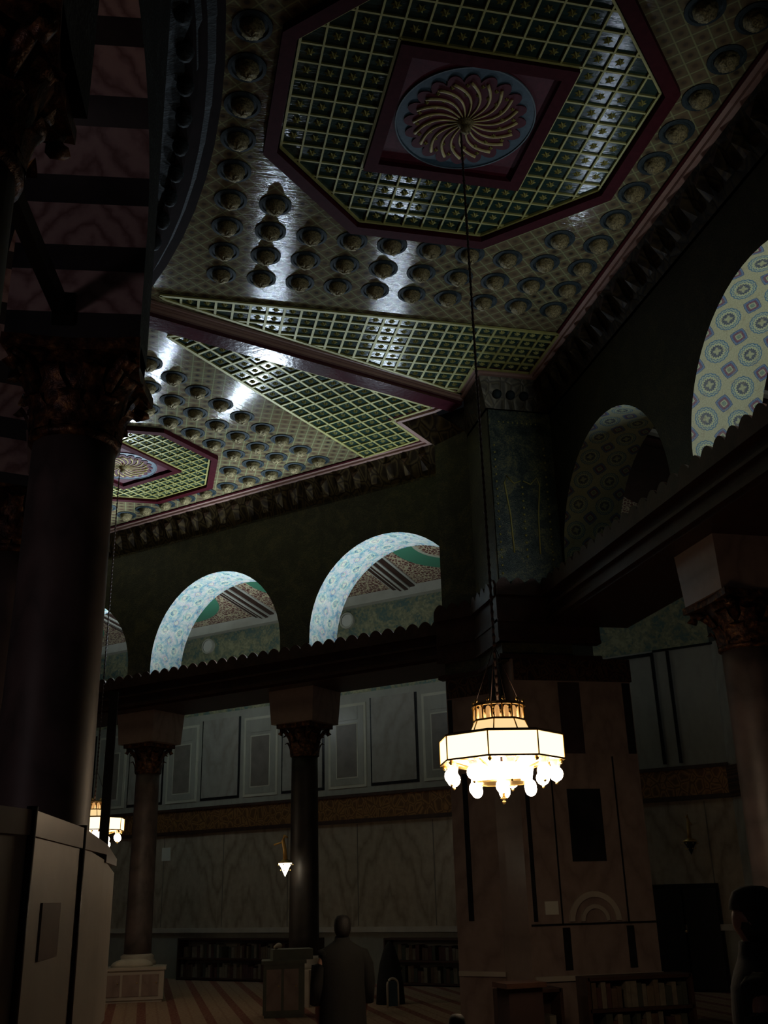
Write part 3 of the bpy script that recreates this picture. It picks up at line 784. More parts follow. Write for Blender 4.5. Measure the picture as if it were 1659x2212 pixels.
# dark inlay and panels on the marble
def slab(F, a, b, z0, z1, mat, name='dark_inlay', o=.012):
    mb = MB(); mb.fbox(F, a, b, o, -.02, z0, z1); return mb.build(name, MAT[mat], t)
slab(PX, 5.50, 5.82, 3.42, 4.40, 'brownstone'); slab(PX, 6.47, 6.585, 3.42, 4.40, 'blackmarble')
slab(PX, 5.50, 5.98, 2.02, 2.95, 'blackmarble')
slab(PX, 5.28, 5.30, 1.25, 3.38, 'blackmarble'); slab(PX, 6.2, 6.22, 1.25, 3.38, 'blackmarble')
slab(PX, 5.28, 5.38, .72, 1.22, 'blackmarble'); slab(PX, 6.17, 6.27, .72, 1.22, 'blackmarble')
slab(PX, 4.86, 6.6, .60, .66, 'white_marble', 'ledge', .05); slab(PX, 4.86, 6.6, 1.245, 1.27, 'blackmarble')
slab(PL, .60, .68, 1.3, 3.3, 'blackmarble'); slab(PX, 4.90, 4.955, 1.3, 3.3, 'blackmarble'); slab(PL, .79, .86, 3.42, 4.4, 'blackmarble')
slab(PL, .15, .86, .60, .66, 'white_marble', 'ledge', .05)
slab(PY, 13.3, 13.8, 3.9, 4.7, 'blackmarble')
# carved lunette
mb = MB(); P = []
for k in range(17):
    th = PI * k / 16; P.append((math.cos(th), math.sin(th)))
for a, b in (((.36), (.29)), ((.20), (.15))):
    for k in range(16):
        c0, s0 = P[k]; c1, s1_ = P[k + 1]
        q = [PX(5.74 + b * c0, .04, 1.29 + b * s0), PX(5.74 + a * c0, .04, 1.29 + a * s0), PX(5.74 + a * c1, .04, 1.29 + a * s1_), PX(5.74 + b * c1, .04, 1.29 + b * s1_)]
        r_ = [PX(5.74 + b * c0, -.01, 1.29 + b * s0), PX(5.74 + a * c0, -.01, 1.29 + a * s0), PX(5.74 + a * c1, -.01, 1.29 + a * s1_), PX(5.74 + b * c1, -.01, 1.29 + b * s1_)]
        mb.hexa([tuple(v) for v in r_ + q])
mb.build('carved_lunette', MAT['white_marble'], t)
mb = MB(); mb.fbox(PX, 5.06, 5.24, .02, 0, 1.38, 1.54)
tag(mb.build('paper_notice', MAT['paper']), 'small pale notice stuck low on the corner pier, left of the carved lunette', 'notice')

# ------------------------------------------------------------ outer walls and outer ceiling
mb = MB(); mb.fbox(LP, -1.95, 17, -4.5, -4.8, 0, 9)
wo = tag(mb.build('wall_back', MAT['mosaicO']), kind='structure')
def OL(s, off, z=0.0): return LP(s, -4.5 + off, z)
def opart(a, b, z0, z1, mat, name, o=.02, o2=-.02):
    mb = MB(); mb.fbox(OL, a, b, o, o2, z0, z1); return mb.build(name, MAT[mat], wo)
opart(-1.9, 17, 1.05, 3.12, 'marbleL', 'veined_dado', .01)
opart(-1.9, 17, 0, .96, 'marbleLp', 'plinth_panelling', .01)
opart(-1.9, 17, .96, 1.06, 'white_marble', 'ledge', .07)
opart(-1.9, 17, 3.20, 3.66, 'scriptL', 'gilded_inscription_band', .05)
opart(-1.9, 17, 3.12, 3.20, 'darkwood', 'moulding', .07); opart(-1.9, 17, 3.66, 3.72, 'darkwood', 'moulding', .09)
opart(-1.9, 17, 3.70, 5.9, 'marbleLp', 'upper_marble_lining', .01)
for k in range(10):
    s = -1.4 + 1.85 * k
    opart(s, s + .022, 1.08, 3.1, 'greyslab', 'joint', .014)
per = 2.43
for k in range(-1, 6):
    c = 5.03 + per * k                       # plain pale slab with a black edge
    if c < -1.2: continue
    opart(c - .60, c + .60, 3.86, 5.75, 'blackmarble', 'black_border', .02)
    opart(c - .545, c + .56, 3.92, 5.75, 'marbleR', 'pale_slab', .035)
    c = 6.24 + per * k                       # framed slab with a carved border
    if c < -1: continue
    opart(c - .50, c + .50, 3.86, 5.68, 'cream', 'carved_border', .03)
    opart(c - .44, c + .44, 3.92, 5.62, 'marbleLp', 'border_field', .036)
    opart(c - .29, c + .29, 4.06, 5.25, 'cream', 'inner_border', .042)
    opart(c - .26, c + .26, 4.09, 5.22, 'greyslab', 'dark_slab', .05)
    opart(c - .29, c + .29, 5.32, 5.60, 'marbleLp', 'small_slab', .045)
for s, z, lab in ((10.4, 7.61, 'round pale disc high on the back wall, seen through the left-hand lit arch'), (6.19, 7.60, 'round pale disc high on the back wall, seen through the arch nearer the corner pier')):
    mb = MB(); n = 28
    for r0, r1, dd, mi in ((0, .15, .05, 0), (.15, .19, .07, 1)):
        mb.mi = mi
        pts = [(r1 * math.cos(2 * PI * i / n), r1 * math.sin(2 * PI * i / n)) for i in range(n)]
        vs = [OL(s + p[0], dd, z + p[1]) for p in pts] + [OL(s + p[0], .0, z + p[1]) for p in pts]
        if mi == 0: mb.add(vs, [tuple(range(n)), tuple(range(n, 2 * n))[::-1]] + [(i, (i + 1) % n, n + (i + 1) % n, n + i) for i in range(n)])
        else:
            q = [(.15 * math.cos(2 * PI * i / n), .15 * math.sin(2 * PI * i / n)) for i in range(n)]
            vs2 = [OL(s + p[0], dd, z + p[1]) for p in q]
            mb.add(vs + vs2, [(i, (i + 1) % n, n + (i + 1) % n, n + i) for i in range(n)] + [(i, (i + 1) % n, 2 * n + (i + 1) % n, 2 * n + i) for i in range(n)])
    tag(mb.build('round_plaque', [MAT['paper'], MAT['cream']]), lab, 'plaque')
mb = MB(); mb.fbox(OL, 11.35, 11.62, .03, 0, 2.55, 2.85)
tag(mb.build('wall_notice', MAT['paper']), 'small pale square notice on the dark marble wall at left, above the pedestal box', 'notice')
# right-hand outer wall
mb = MB(); mb.fbox(RP, -2.1, 17, -4.5, -4.8, 0, 9)
wr = tag(mb.build('wall_back_right', MAT['marbleR']), kind='structure')
def OR(s, off, z=0.0): return RP(s, -4.5 + off, z)
for a, b, z0, z1, m, nm, o in ((-1.9, 17, 3.12, 3.66, 'scriptX', 'inscription_band', .05), (-1.9, 17, 5.9, 8.9, 'mosaicR', 'upper_mosaic', .01)):
    mb = MB(); mb.fbox(OR, a, b, o, -.02, z0, z1); mb.build(nm, MAT[m], wr)
# slim black strips on the back wall right of the pier
for s in (-.78, -1.08):
    opart(s - .028, s + .028, 3.78, 5.85, 'blackmarble', 'black_strip', .05)
opart(-.8, .6, 5.80, 5.86, 'blackmarble', 'black_strip', .05); opart(-1.95, -.8, 5.86, 5.9, 'blackmarble', 'black_strip', .05)
# doorway
mb = MB(); mb.fbox(OL, -1.45, -.18, .06, .0, 0, 1.72); d_ = tag(mb.build('door_1', MAT['blackmarble']), kind='structure')
for a in (-1.40, -.80):
    mb = MB(); mb.fbox(OL, a, a + .56, .09, .05, .05, 1.64); mb.build('door_leaf', MAT['blackmetal'], d_)
mb = MB(); mb.ball(OL(-.83, .11, .95), .03); mb.build('door_handle', MAT['brass'], d_)
# outer ceilings
mb = MB(); Pq = [LP(-4, -4.7, 8.03), LP(17, -4.7, 8.03), LP(17, -1.0, 8.75), LP(-4, -1.0, 8.75)]
mb.hexa([tuple(p) for p in Pq] + [(p.x, p.y, p.z + .4) for p in Pq])
oc = tag(mb.build('ceiling_outer', MAT['outceil']), kind='structure')
for k in range(-1, 4):
    s = .62 + 3.93 * k
    for (a, b, h, m) in ((-.34, -.28, .03, 'cream'), (-.28, -.16, .06, 'darkwood'), (-.16, -.11, .09, 'cream'), (-.11, -.03, .11, 'darkwood'), (-.03, .03, .13, 'cream'), (.03, .11, .11, 'darkwood'), (.11, .16, .09, 'cream'), (.16, .28, .06, 'darkwood'), (.28, .34, .03, 'cream')):
        mb = MB(); Pq = [LP(s + a, -4.6, 8.05 - h), LP(s + b, -4.6, 8.05 - h), LP(s + b, -1.1, 8.73 - h), LP(s + a, -1.1, 8.73 - h)]
        mb.hexa([tuple(p) for p in Pq] + [(p.x, p.y, p.z + h + .02) for p in Pq]); mb.build('cross_beam', MAT[m], oc)
mb = MB(); mb.fbox(LP, -1.9, 17, -4.5, -4.3, 7.88, 8.1); mb.build('edge_moulding', MAT['cream'], oc)
mb = MB(); Pq = [RP(-4, -4.7, 8.03), RP(17, -4.7, 8.03), RP(17, -1.0, 8.75), RP(-4, -1.0, 8.75)]
mb.hexa([tuple(p) for p in Pq] + [(p.x, p.y, p.z + .4) for p in Pq])
orr = tag(mb.build('ceiling_outer_right', MAT['darkwood']), kind='structure')
for k in range(40):
    s = 1.0 + .3 * k
    mb = MB(); Pq = [RP(s, -4.6, 7.98), RP(s + .10, -4.6, 7.98), RP(s + .10, -1.1, 8.66), RP(s, -1.1, 8.66)]
    mb.hexa([tuple(p) for p in Pq] + [(p.x, p.y, p.z + .08) for p in Pq]); mb.build('rafter', MAT['cream'] if k % 2 else MAT['darkwood'], orr)

# ------------------------------------------------------------ inner circular arcade on the left
# wall between columns: segments along a gentle curve; F(s,off) with off>0 towards the ambulatory
NODES = [Vector((-.95, .75)), Vector((-.80, 3.08)), Vector((-.525, 5.45)), Vector((-1.14, 7.7)), Vector((-1.95, 10.6)), Vector((-3.3, 13.5))]
CROWN = []
for k in range(len(NODES) - 1):
    a, b = NODES[k], NODES[k + 1]; d = b - a; Lg = d.length; d = d / Lg; nn = Vector((d.y, -d.x))
    def F(s, off, z=0.0, a=a, d=d, nn=nn): return Vector((a.x + d.x * s + nn.x * off, a.y + d.y * s + nn.y * off, z))
    r = Lg / 2 - .33
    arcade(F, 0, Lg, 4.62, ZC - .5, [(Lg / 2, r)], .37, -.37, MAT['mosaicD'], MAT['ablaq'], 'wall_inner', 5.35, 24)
    mb = MB()
# sloping cornice from the ceiling's curved edge down to the arcade
mb = MB(); top = []; bot = []
for i in range(31):
    y = -1.0 + 17.0 * i / 30
    top.append((O_.x + math.sqrt(RC ** 2 - (y - O_.y) ** 2), y))
    # point on arcade face at the same y
    for k in range(len(NODES) - 1):
        a, b = NODES[k], NODES[k + 1]
        if (a.y <= y <= b.y) or (k == len(NODES) - 2 and y > b.y) or (k == 0 and y < a.y): x = a.x + (b.x - a.x) * (y - a.y) / (b.y - a.y) + .30; break
    bot.append((x + .05, y))
t = thing('curved_cornice', 'dark curved cornice with reddish moulding hugging the round inner arcade at left', 'cornice')
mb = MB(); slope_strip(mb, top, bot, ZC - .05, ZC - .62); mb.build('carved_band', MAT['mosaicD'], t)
for (dx, z0, z1, m) in ((0.0, -.08, .0, 'matte_dark'), (-.16, -.17, -.03, 'matte_dark'), (-.26, -.24, -.1, 'matte_dark')):
    mb = MB()
    for i in range(30):
        q = [Vector((*top[i], 0)), Vector((*top[i + 1], 0))]
        mb.hexa([(p.x + dx + e, p.y, ZC + z0) for p, e in ((q[0], -.09), (q[0], .03), (q[1], .03), (q[1], -.09))] + [(p.x + dx + e, p.y, ZC + z1) for p, e in ((q[0], -.09), (q[0], .03), (q[1], .03), (q[1], -.09))])
    mb.build('moulding', MAT[m], t)
for k in range(24):
    y = 3.0 + k * .42; i = 0
    x = O_.x + math.sqrt(RC ** 2 - (y - O_.y) ** 2) - .33
    mb = MB(); mb.ball((x, y, ZC - .3), .085, 8, 1.3); mb.build('carved_leaf', MAT['mosaicD'], t)
A = NODES[2]; B = NODES[1]; Cn = NODES[3]
column('near left marble column with dark gilded capital, carrying the striped arch', A, -.1, .228, .55, 4.08, 4.62, None, 'shaft', cap=.385)
column('marble column hidden behind the near left column, gilded capital just showing', Cn, -.25, .20, .55, 4.14, 4.72, (.30, .30, 5.08), 'shaft', cap=.26)
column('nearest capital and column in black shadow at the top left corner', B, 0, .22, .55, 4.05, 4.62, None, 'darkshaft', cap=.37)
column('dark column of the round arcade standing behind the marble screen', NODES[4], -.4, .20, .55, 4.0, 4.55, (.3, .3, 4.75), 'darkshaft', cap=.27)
# wooden tie between the near columns
t = thing('wooden_tie', 'dark slanting wooden tie bar crossing in front of the striped arch', 'tie bar')
p0 = Vector((-.62, 5.22, 4.80)); p1 = Vector((-.88, 3.30, 4.72))
mb = MB(); d = (p1 - p0).normalized(); s_ = d.cross(Vector((0, 0, 1))).normalized() * .035; uv_ = Vector((0, 0, .05))
mb.hexa([tuple(q) for q in (p0 - s_ - uv_, p0 + s_ - uv_, p1 + s_ - uv_, p1 - s_ - uv_, p0 - s_ + uv_, p0 + s_ + uv_, p1 + s_ + uv_, p1 - s_ + uv_)]); mb.build('bar', MAT['blackmetal'], t)
mb = MB(); mb.box(-.68, -.56, 5.10, 5.26, 4.70, 4.90); mb.build('iron_shoe', MAT['blackmetal'], t)

# ------------------------------------------------------------ marble screen at lower left, posts
def bear(px, py, dist, z=None):
    v = M3 @ Vector((px - 829.5, -(py - 1106), -2163.05)); h_ = math.hypot(v.x, v.y); v = v / h_ * dist
    return Vector((v.x, v.y, CAM_H + v.z))
t = thing('marble_screen', 'tall pale marble screen with rounded end standing at the lower left', 'screen')
g = [bear(-70, 1790, 2.9), bear(66, 1790, 3.15), bear(176, 1822, 3.95), bear(226, 1850, 4.5), bear(247, 1880, 5.0)]
ZT = 1.93; ZQ = 1.20
def thick(i):
    d = (g[min(i + 1, 4)] - g[max(i - 1, 0)]); d.z = 0; d.normalize(); return Vector((-d.y, d.x, 0)) * .14
def wallseg(i, k0, k1, z0, z1, e=0.0, dz=0.0):
    a, b = g[i], g[i + 1]; ta, tb = thick(i), thick(i + 1)
    q = [a + ta * k0, b + tb * k0, b + tb * k1, a + ta * k1]
    zz = [z1, z1 + dz, z1 + dz, z1]
    return [(p.x, p.y, z0) for p in q] + [(p.x, p.y, z) for p, z in zip(q, zz)]
for i in range(4):
    dz = (0, 0, -.03, -.07)[i]; d0 = (0, 0, 0, -.03)[i]
    mb = MB(); mb.hexa(wallseg(i, 0, 1, ZQ, ZT - .06 + d0, dz=dz - d0)); mb.build('marble_panel', MAT['white_marble'], t)
    mb = MB(); mb.hexa(wallseg(i, .4, 1, 0, ZQ)); mb.build('recessed_base', MAT['marbleX'], t)
    mb = MB(); mb.hexa([(x, y, z + .0) for x, y, z in wallseg(i, -.06, 1.06, ZT - .06 + d0 - .01, ZT + d0, dz=dz - d0)]); mb.build('coping', MAT['marbleX'], t)
for i in (1, 2):
    a = g[i]; mb = MB(); mb.tube([(a.x, a.y, ZQ), (a.x, a.y, ZT + .01)], .016, 10); mb.build('corner_post', MAT['darkwood'], t)
q0 = g[1].lerp(g[2], .28); q1 = g[1].lerp(g[2], .62); nrm = (g[2] - g[1]); nrm = Vector((nrm.y, -nrm.x, 0)).normalized() * .006
mb = MB(); mb.hexa([(p.x, p.y, z) for z in (1.52, 1.68) for p in (q0 + nrm, q1 + nrm, q1 - nrm, q0 - nrm)])
mb.build('small_panel', MAT['marbleX'], t)
for (px0, py0, px1, dist, lab, w) in ((149, 1500, 146, 11.4, 'slim black post beside the near left column, behind the marble screen', .04), (249, 1495, 226, 12.6, 'black post crossing in front of the far chandelier at left', .052)):
    tp = bear(px0, py0 if px0 > 200 else 1409, dist); bt = bear(px1 if px0 > 200 else 147, 1753, dist)
    if px0 < 200: tp = bear(176, 1409, dist)
    x, y = (tp.x + bt.x) / 2, (tp.y + bt.y) / 2
    t = thing('black_post', lab, 'post', (x, y, 0))
    mb = MB(); mb.box(-w, w, -w, w, 0, tp.z); mb.build('shaft', MAT['blackmetal'], t)
    mb = MB(); mb.lathe([(w * 2.2, 0), (w * 2.2, .04), (w * 1.2, .08)], 16); mb.build('foot', MAT['blackmetal'], t)
pb = bear(150, 1700, 10.2); mb = MB(); mb.box(-.12, .12, -.12, .12, 0, bear(215, 1260, 10.2).z)
tb = bear(213, 1300, 10.2); t = thing('slender_pier', 'brown marble pier rising behind the near left column', 'pier', (tb.x * .5 + pb.x * .5 - .06, tb.y, 0), .1)
mb.build('body', MAT['marbleX'], t); mb = MB(); mb.box(-.16, .16, -.16, .16, bear(215, 1260, 10.2).z, bear(215, 1245, 10.2).z); mb.build('cap', MAT['darkwood'], t)

# ------------------------------------------------------------ chandeliers
MAT['ring_glow'] = emis('lit_alabaster_panel', (1.0, .76, .42), 2.2)
MAT['cone_glow'] = emis('lit_cone_panel', (1.0, .70, .33), 1.0)
MAT['niche_glow'] = emis('lit_gallery_niche', (1.0, .50, .16), .55)
MAT['bulb'] = emis('glowing_globe', (1.0, .76, .50), 27.0)
MAT['bulb_far'] = emis('glowing_far_globe', (1.0, .76, .50), 9.0)
MAT['drum_glow'] = emis('lit_inner_drum', (1.0, .93, .95), 6.0)
N = NT('clear_lamp_glass'); N.out((.8, .8, .9), .1); N.b.inputs['Transmission Weight'].default_value = .7; MAT['lglass'] = N.mat
def chandelier(label, loc, ztop, bulb='bulb'):
    t = thing('chandelier', label, 'chandelier', loc)          # empty at the lowest finial
    R = .505; k8 = PI / 8
    def oct_(r): return [(r * math.cos(2 * PI * i / 8 + k8 - .129), r * math.sin(2 * PI * i / 8 + k8 - .129)) for i in range(8)]
    zb = .33
    mb = MB(); ring_frame(mb, oct_(R - .02), oct_(R), zb, zb + .175); ring = mb.build('ring_panels', MAT['ring_glow'], t)
    mb = MB(); ring_frame(mb, oct_(R - .03), oct_(R + .012), zb + .175, zb + .19); ring_frame(mb, oct_(R - .07), oct_(R + .008), zb - .014, zb)
    for (x, y) in oct_(R + .004): mb.tube([(x, y, zb), (x, y, zb + .18)], .006, 6)
    for (x, y) in oct_(R - .03): mb.ball((x, y, zb - .03), .018, 8)
    mb.build('brass_ring', MAT['brass'], t)
    mb = MB(); ring_frame(mb, oct_(.25), oct_(R - .01), zb + .188, zb + .198); mb.build('cover_plate', MAT['darkwood'], t)
    mb = MB(); a = oct_(.262); b = oct_(.212)
    mb.add([(*p, zb + .20) for p in a] + [(*p, zb + .31) for p in b], [(i, (i + 1) % 8, 8 + (i + 1) % 8, 8 + i) for i in range(8)]); mb.build('cone_panels', MAT['cone_glow'], t)
    mb = MB()
    for p, q in zip(a, b): mb.tube([(*p, zb + .2), (*q, zb + .31)], .006, 6)
    ring_frame(mb, oct_(.205), oct_(.222), zb + .31, zb + .325); mb.build('cone_ribs', MAT['brass'], t)
    mb = MB()
    for i in range(16):
        th = 2 * PI * i / 16; x, y = .185 * math.cos(th), .185 * math.sin(th)
        mb.lathe([(.021, 0), (.021, .075), (.014, .092), (.001, .098)], 8, (x, y, zb + .325))
    mb.build('gallery_niches', MAT['niche_glow'], t)
    mb = MB(); n = 32
    ring_frame(mb, [(.195 * math.cos(2 * PI * i / n), .195 * math.sin(2 * PI * i / n)) for i in range(n)], [(.222 * math.cos(2 * PI * i / n), .222 * math.sin(2 * PI * i / n)) for i in range(n)], zb + .43, zb + .45)
    for i in range(16):
        th = 2 * PI * (i + .5) / 16; x, y = .21 * math.cos(th), .21 * math.sin(th); mb.tube([(x, y, zb + .325), (x, y, zb + .43)], .007, 6)
    mb.build('gallery', MAT['brass'], t)
    for i in range(10):
        th = 2 * PI * i / 10 + .2; mb = MB(); mb.ball((.205 * math.cos(th), .205 * math.sin(th), zb + .475), .015, 8); mb.tube([(.205 * math.cos(th), .205 * math.sin(th), zb + .45), (.205 * math.cos(th), .205 * math.sin(th), zb + .465)], .004, 5)
        mb.build('finial', MAT['brass'], t)
    mb = MB(); mb.add([(*p, .17) for p in oct_(.235)] + [(*p, .30) for p in oct_(.26)], [(i, (i + 1) % 8, 8 + (i + 1) % 8, 8 + i) for i in range(8)]); mb.build('inner_drum', MAT['drum_glow'], t)
    mb = MB(); ring_frame(mb, oct_(.22), oct_(.245), .155, .17); ring_frame(mb, oct_(.05), oct_(.23), .158, .163)
    for i in range(8):
        th = 2 * PI * i / 8; mb.tube([(.02 * math.cos(th), .02 * math.sin(th), .2), (.2 * math.cos(th), .2 * math.sin(th), .26), (.44 * math.cos(th), .44 * math.sin(th), zb)], .008, 6)
    mb.build('arms', MAT['brass'], t)
    for i in range(9):
        th = 2 * PI * i / 9 + .35; x, y = .425 * math.cos(th), .425 * math.sin(th)
        mb = MB(); mb.ball((x, y, .215), .056, 14, 1.05); gl = mb.build('globe', MAT[bulb], t)
        mb = MB(); mb.lathe([(.03, .275), (.045, .33), (.05, .35)], 12, (x, y, -.02)); mb.build('glass_cup', MAT['lglass'], gl)
        mb = MB(); mb.lathe([(.001, .130), (.012, .138), (.012, .155)], 8, (x, y, 0)); mb.build('tip', MAT['brass'], gl)
    for i in range(6):
        th = 2 * PI * i / 6 + .15; x, y = .25 * math.cos(th), .25 * math.sin(th)
        mb = MB(); mb.ball((x, y, .115), .048, 12, 1.15); mb.build('globe', MAT[bulb], t)
    mb = MB(); mb.lathe([(.001, -.005), (.013, .005), (.016, .018), (.008, .032), (.03, .042), (.02, .05), (.011, .06), (.011, .30)], 12); mb.build('stem', MAT['brass'], t)
    mb = MB(); H_ = ztop - loc[2]; nlk = int((H_ - .5) / .07); 
    mb.tube([(0, 0, .3), (0, 0, H_)], .010, 6)
    for i in range(nlk): mb.ball((0, 0, .52 + i * .07), .016, 5, 1.6)
    mb.build('chain', MAT['darkwood'], t)
    for i in range(4):
        th = PI / 2 * i; mb = MB(); mb.tube([(.2 * math.cos(th), .2 * math.sin(th), zb + .45), (0, 0, zb + .95)], .004, 5); mb.build('stay', MAT['darkwood'], t)
    return t
chandelier('large lit octagonal chandelier with glowing globes hanging on a long chain before the corner pier', (X0 - .055, Y0, 2.325), ZC - .2)
chandelier('far lit chandelier at lower left, partly hidden by the black post and marble screen', (-.86, 17.5, 2.42), ZC - .2, 'bulb_far')

# wall lamp on the far side of the dark column
def wall_lamp(label, p, rz, lit):
    t = thing('wall_lamp', label, 'wall lamp', p, rz)
    mb = MB(); mb.lathe([(.001, -.16), (.03, -.10), (.05, -.06), (.07, -.01), (.10, .03), (.115, .06)], 14); mb.build('crystal_bowl', MAT['sconce_glow'] if lit else MAT['bluegrey'], t)
    mb = MB(); mb.lathe([(.118, .055), (.122, .06), (.122, .075), (.05, .11), (.02, .14)], 14)
    for i in range(7):
        th = 2 * PI * i / 7; mb.ball((.135 * math.cos(th), .135 * math.sin(th), .03), .012, 6); mb.ball((.09 * math.cos(th), .09 * math.sin(th), -.06), .011, 6)
    mb.build('brass_rim', MAT['brass'], t)
    mb = MB(); mb.tube([(0, 0, .12), (0, .015, .28), (0, .05, .42), (0, .02, .50), (0, -.04, .47)], .038, 10, .016); mb.tube([(0, .04, .4), (0, .24, .36)], .015, 8)
    mb.build('arm', MAT['arm_gilt'] if lit else MAT['brass'], t)
MAT['sconce_glow'] = emis('lit_crystal', (1.0, .86, .62), 9.0)
MAT['arm_gilt'] = noisy('gilt_arm', (.8, .5, .15), (.95, .6, .2), 9, .45, .5, .1)  # lighter gilt colour than the brass arm, no emission
lp_ = bear(616, 1872, 18.0)
wall_lamp('small lit crystal wall lamp with gilt arm at the edge of the dark column', lp_, ANG, True)
wall_lamp('unlit wall lamp on the dark back wall right of the corner pier', OL(-1.12, .26, 2.35), ANG - PI / 2, False)

# ------------------------------------------------------------ floor furniture
def cabinet(label, p, rz, w, d, h, doors, mat='white_marble', top=None):
    t = thing('pedestal_cabinet', label, 'cabinet', p, rz)
    mb = MB(); mb.box(-w / 2, w / 2, -d / 2, d / 2, .04, h - .05); mb.build('body', MAT[mat], t)
    mb = MB(); mb.box(-w / 2 - .03, w / 2 + .03, -d / 2 - .03, d / 2 + .03, h - .05, h); mb.box(-w / 2 + .02, w / 2 - .02, -d / 2 + .02, d / 2, 0, .05); mb.build('top_slab', MAT[top or mat], t)
    for i in range(doors):
        a = -w / 2 + .05 + i * (w - .1) / doors; b = a + (w - .1) / doors - .04
        mb = MB(); mb.box(a, b, -d / 2 - .012, -d / 2 + .01, .1, h - .12); dr = mb.build('door_panel', MAT['marbleX'], t)
        mb = MB(); mb.ball((b - .04, -d / 2 - .025, h * .55), .012, 8); mb.build('knob', MAT['brass'], dr)
    return t
MAT['greenish'] = noisy('grey_green_painted_box', (.10, .11, .085), (.15, .155, .12), 4, .6, 0, .1)
cabinet('pale square cabinet with two panels at the foot of the dark column beside the man', (2.16, 16.75, 0), -.12, .62, .5, .78, 2, 'greenish')
mb = MB(); mb.box(1.97, 2.58, 16.55, 16.95, .78, .93)
tag(mb.build('flat_box', MAT['greenish']), 'flat pale box lying on the cabinet left of the standing man', 'box')
mb = MB(); mb.ball((2.06, 16.62, .985), .055, 10, .7); mb.ball((2.03, 16.7, .96), .04, 8, .8)
tag(mb.build('folded_cloth', MAT['white_cloth']), 'small crumpled pale cloth lying on the flat box', 'cloth')
cabinet('low wide pale stone chest at lower left beyond the marble screen', (-.10, 20.32, 0), -.05, 1.10, .5, .57, 3, 'white_marble')
mb = MB(); lo = []
for k in range(6):
    u_ = k / 5; z = .57 + .13 * math.sin(u_ * PI / 2); sx = .36 * math.cos(u_ * PI / 2 * .8); lo.append([(-.12 + sx * math.cos(2 * PI * i / 18) * (1 + .08 * math.sin(3 * i)), 20.3 + .20 * math.cos(u_ * 1.2) * math.sin(2 * PI * i / 18), z) for i in range(18)])
mb.loft(lo); tag(mb.build('cloth_bundle', MAT['white_cloth']), 'rounded pale cloth bundle lying on the low stone chest', 'bundle')

BOOKC = [(.22, .16, .1), (.12, .05, .04), (.28, .24, .18), (.08, .09, .06), (.16, .1, .06), (.3, .27, .2)]
CN = ['brown', 'dark red', 'cream', 'dark green', 'tan', 'pale']
BM = [noisy('book_cover_%d' % i, tuple(x * .45 for x in c), tuple(x * .7 for x in c), 12, .8) for i, c in enumerate(BOOKC)]
def bookshelf(label, F, s0, s1, off, h, rows, dep=.32, books=True, blab='', grp=''):
    base = F((s0 + s1) / 2, off, 0)
    t = thing('bookcase', label, 'bookcase')
    mb = MB(); mb.fbox(F, s0, s1, off, off - .03, 0, h); mb.build('back_board', MAT['darkwood'], t)
    for s in (s0, s1):
        mb = MB(); mb.fbox(F, s - .02, s + .02, off, off + dep, 0, h); mb.build('side_board', MAT['darkwood'], t)
    for k in range(rows + 1):
        z = .04 + (h - .06) * k / rows
        mb = MB(); mb.fbox(F, s0, s1, off, off + dep, z - .018, z + .018); mb.build('shelf', MAT['darkwood'], t)
    n = 0
    if books:
        for k in range(rows):
            z = .06 + (h - .06) * k / rows; s = s0 + .05
            while s < s1 - .1:
                w = random.uniform(.05, .09)
                if random.random() < .2: s += w; continue
                hh = min((h - .06) / rows - .05, random.uniform(.2, .3)); mb = MB(); mb.fbox(F, s, s + w, off + .04, off + dep - .04, z, z + hh)
                ci = random.randrange(6); o = mb.build('book', BM[ci]); n += 1
                tag(o, 'dim %s book, %s shelf of the %s' % (CN[ci], ('lower', 'upper')[k] if rows > 1 else 'single', blab), 'book', grp); s += w + .004
    return t
bookshelf('low dark bookcase against the back wall, left of the dark column', OL, 6.9, 10.7, .0, .86, 2, blab='bookcase left of the dark column', grp='books in the back bookcase left of the column')
bookshelf('low dark bookcase against the back wall, between the man and the pier', OL, 2.7, 5.2, .0, .86, 2, blab='bookcase between man and corner pier', grp='books in the back bookcase right of the man')
def PXo(s, off, z=0.0): return PX(s, off + .06, z)
bookshelf('low bookcase packed with books at the foot of the corner pier, lower right', lambda s, off, z=0.0: Vector((s, 12.2 - off, z)), 5.05, 6.35, 0, .72, 2, blab='bookcase at the corner pier foot', grp='books at the foot of the corner pier')
bookshelf('small bookcase standing on the carpet below the chandelier, left of the pier foot', lambda s, off, z=0.0: Vector((s, 12.3 - off, z)), 4.05, 4.75, 0, .62, 1, blab='small bookcase left of the pier foot', grp='books left of the pier foot')
mb = MB(); p = bear(848, 2120, 17.6)
t = thing('arched_stand', 'small white arched stand on the carpet right of the standing man', 'stand', (p.x, p.y, 0), .1)
mb = MB()
P = [(-.09, 0), (-.09, .33)] + [(.09 * -math.cos(PI * k / 8), .33 + .09 * math.sin(PI * k / 8)) for k in range(1, 8)] + [(.09, .33), (.09, 0)]
mb.tube([(x, 0, z) for x, z in P], .018, 8); mb.build('white_arch', MAT['white_cloth'], t)
mb = MB(); mb.box(-.075, .075, -.01, .03, .02, .38); mb.build('blue_panel', MAT['blue'], t)
p = bear(842, 2090, 18.2)
t = thing('draped_stand', 'dark pointed cloth-covered stand behind the small white arched stand', 'stand', (p.x, p.y, 0))
mb = MB(); mb.lathe([(.24, 0), (.22, .3), (.17, .6), (.10, .82), (.03, .93), (.001, .95)], 20); mb.build('cloth_cover', MAT['black'], t)
p = bear(1085, 2110, 9.6)
mb = MB(); mb.box(-.16, .16, -.12, .12, 0, .9)
t = thing('red_stand', 'dark reddish upright stand below the chandelier', 'stand', (p.x + .15, p.y, 0), .1)
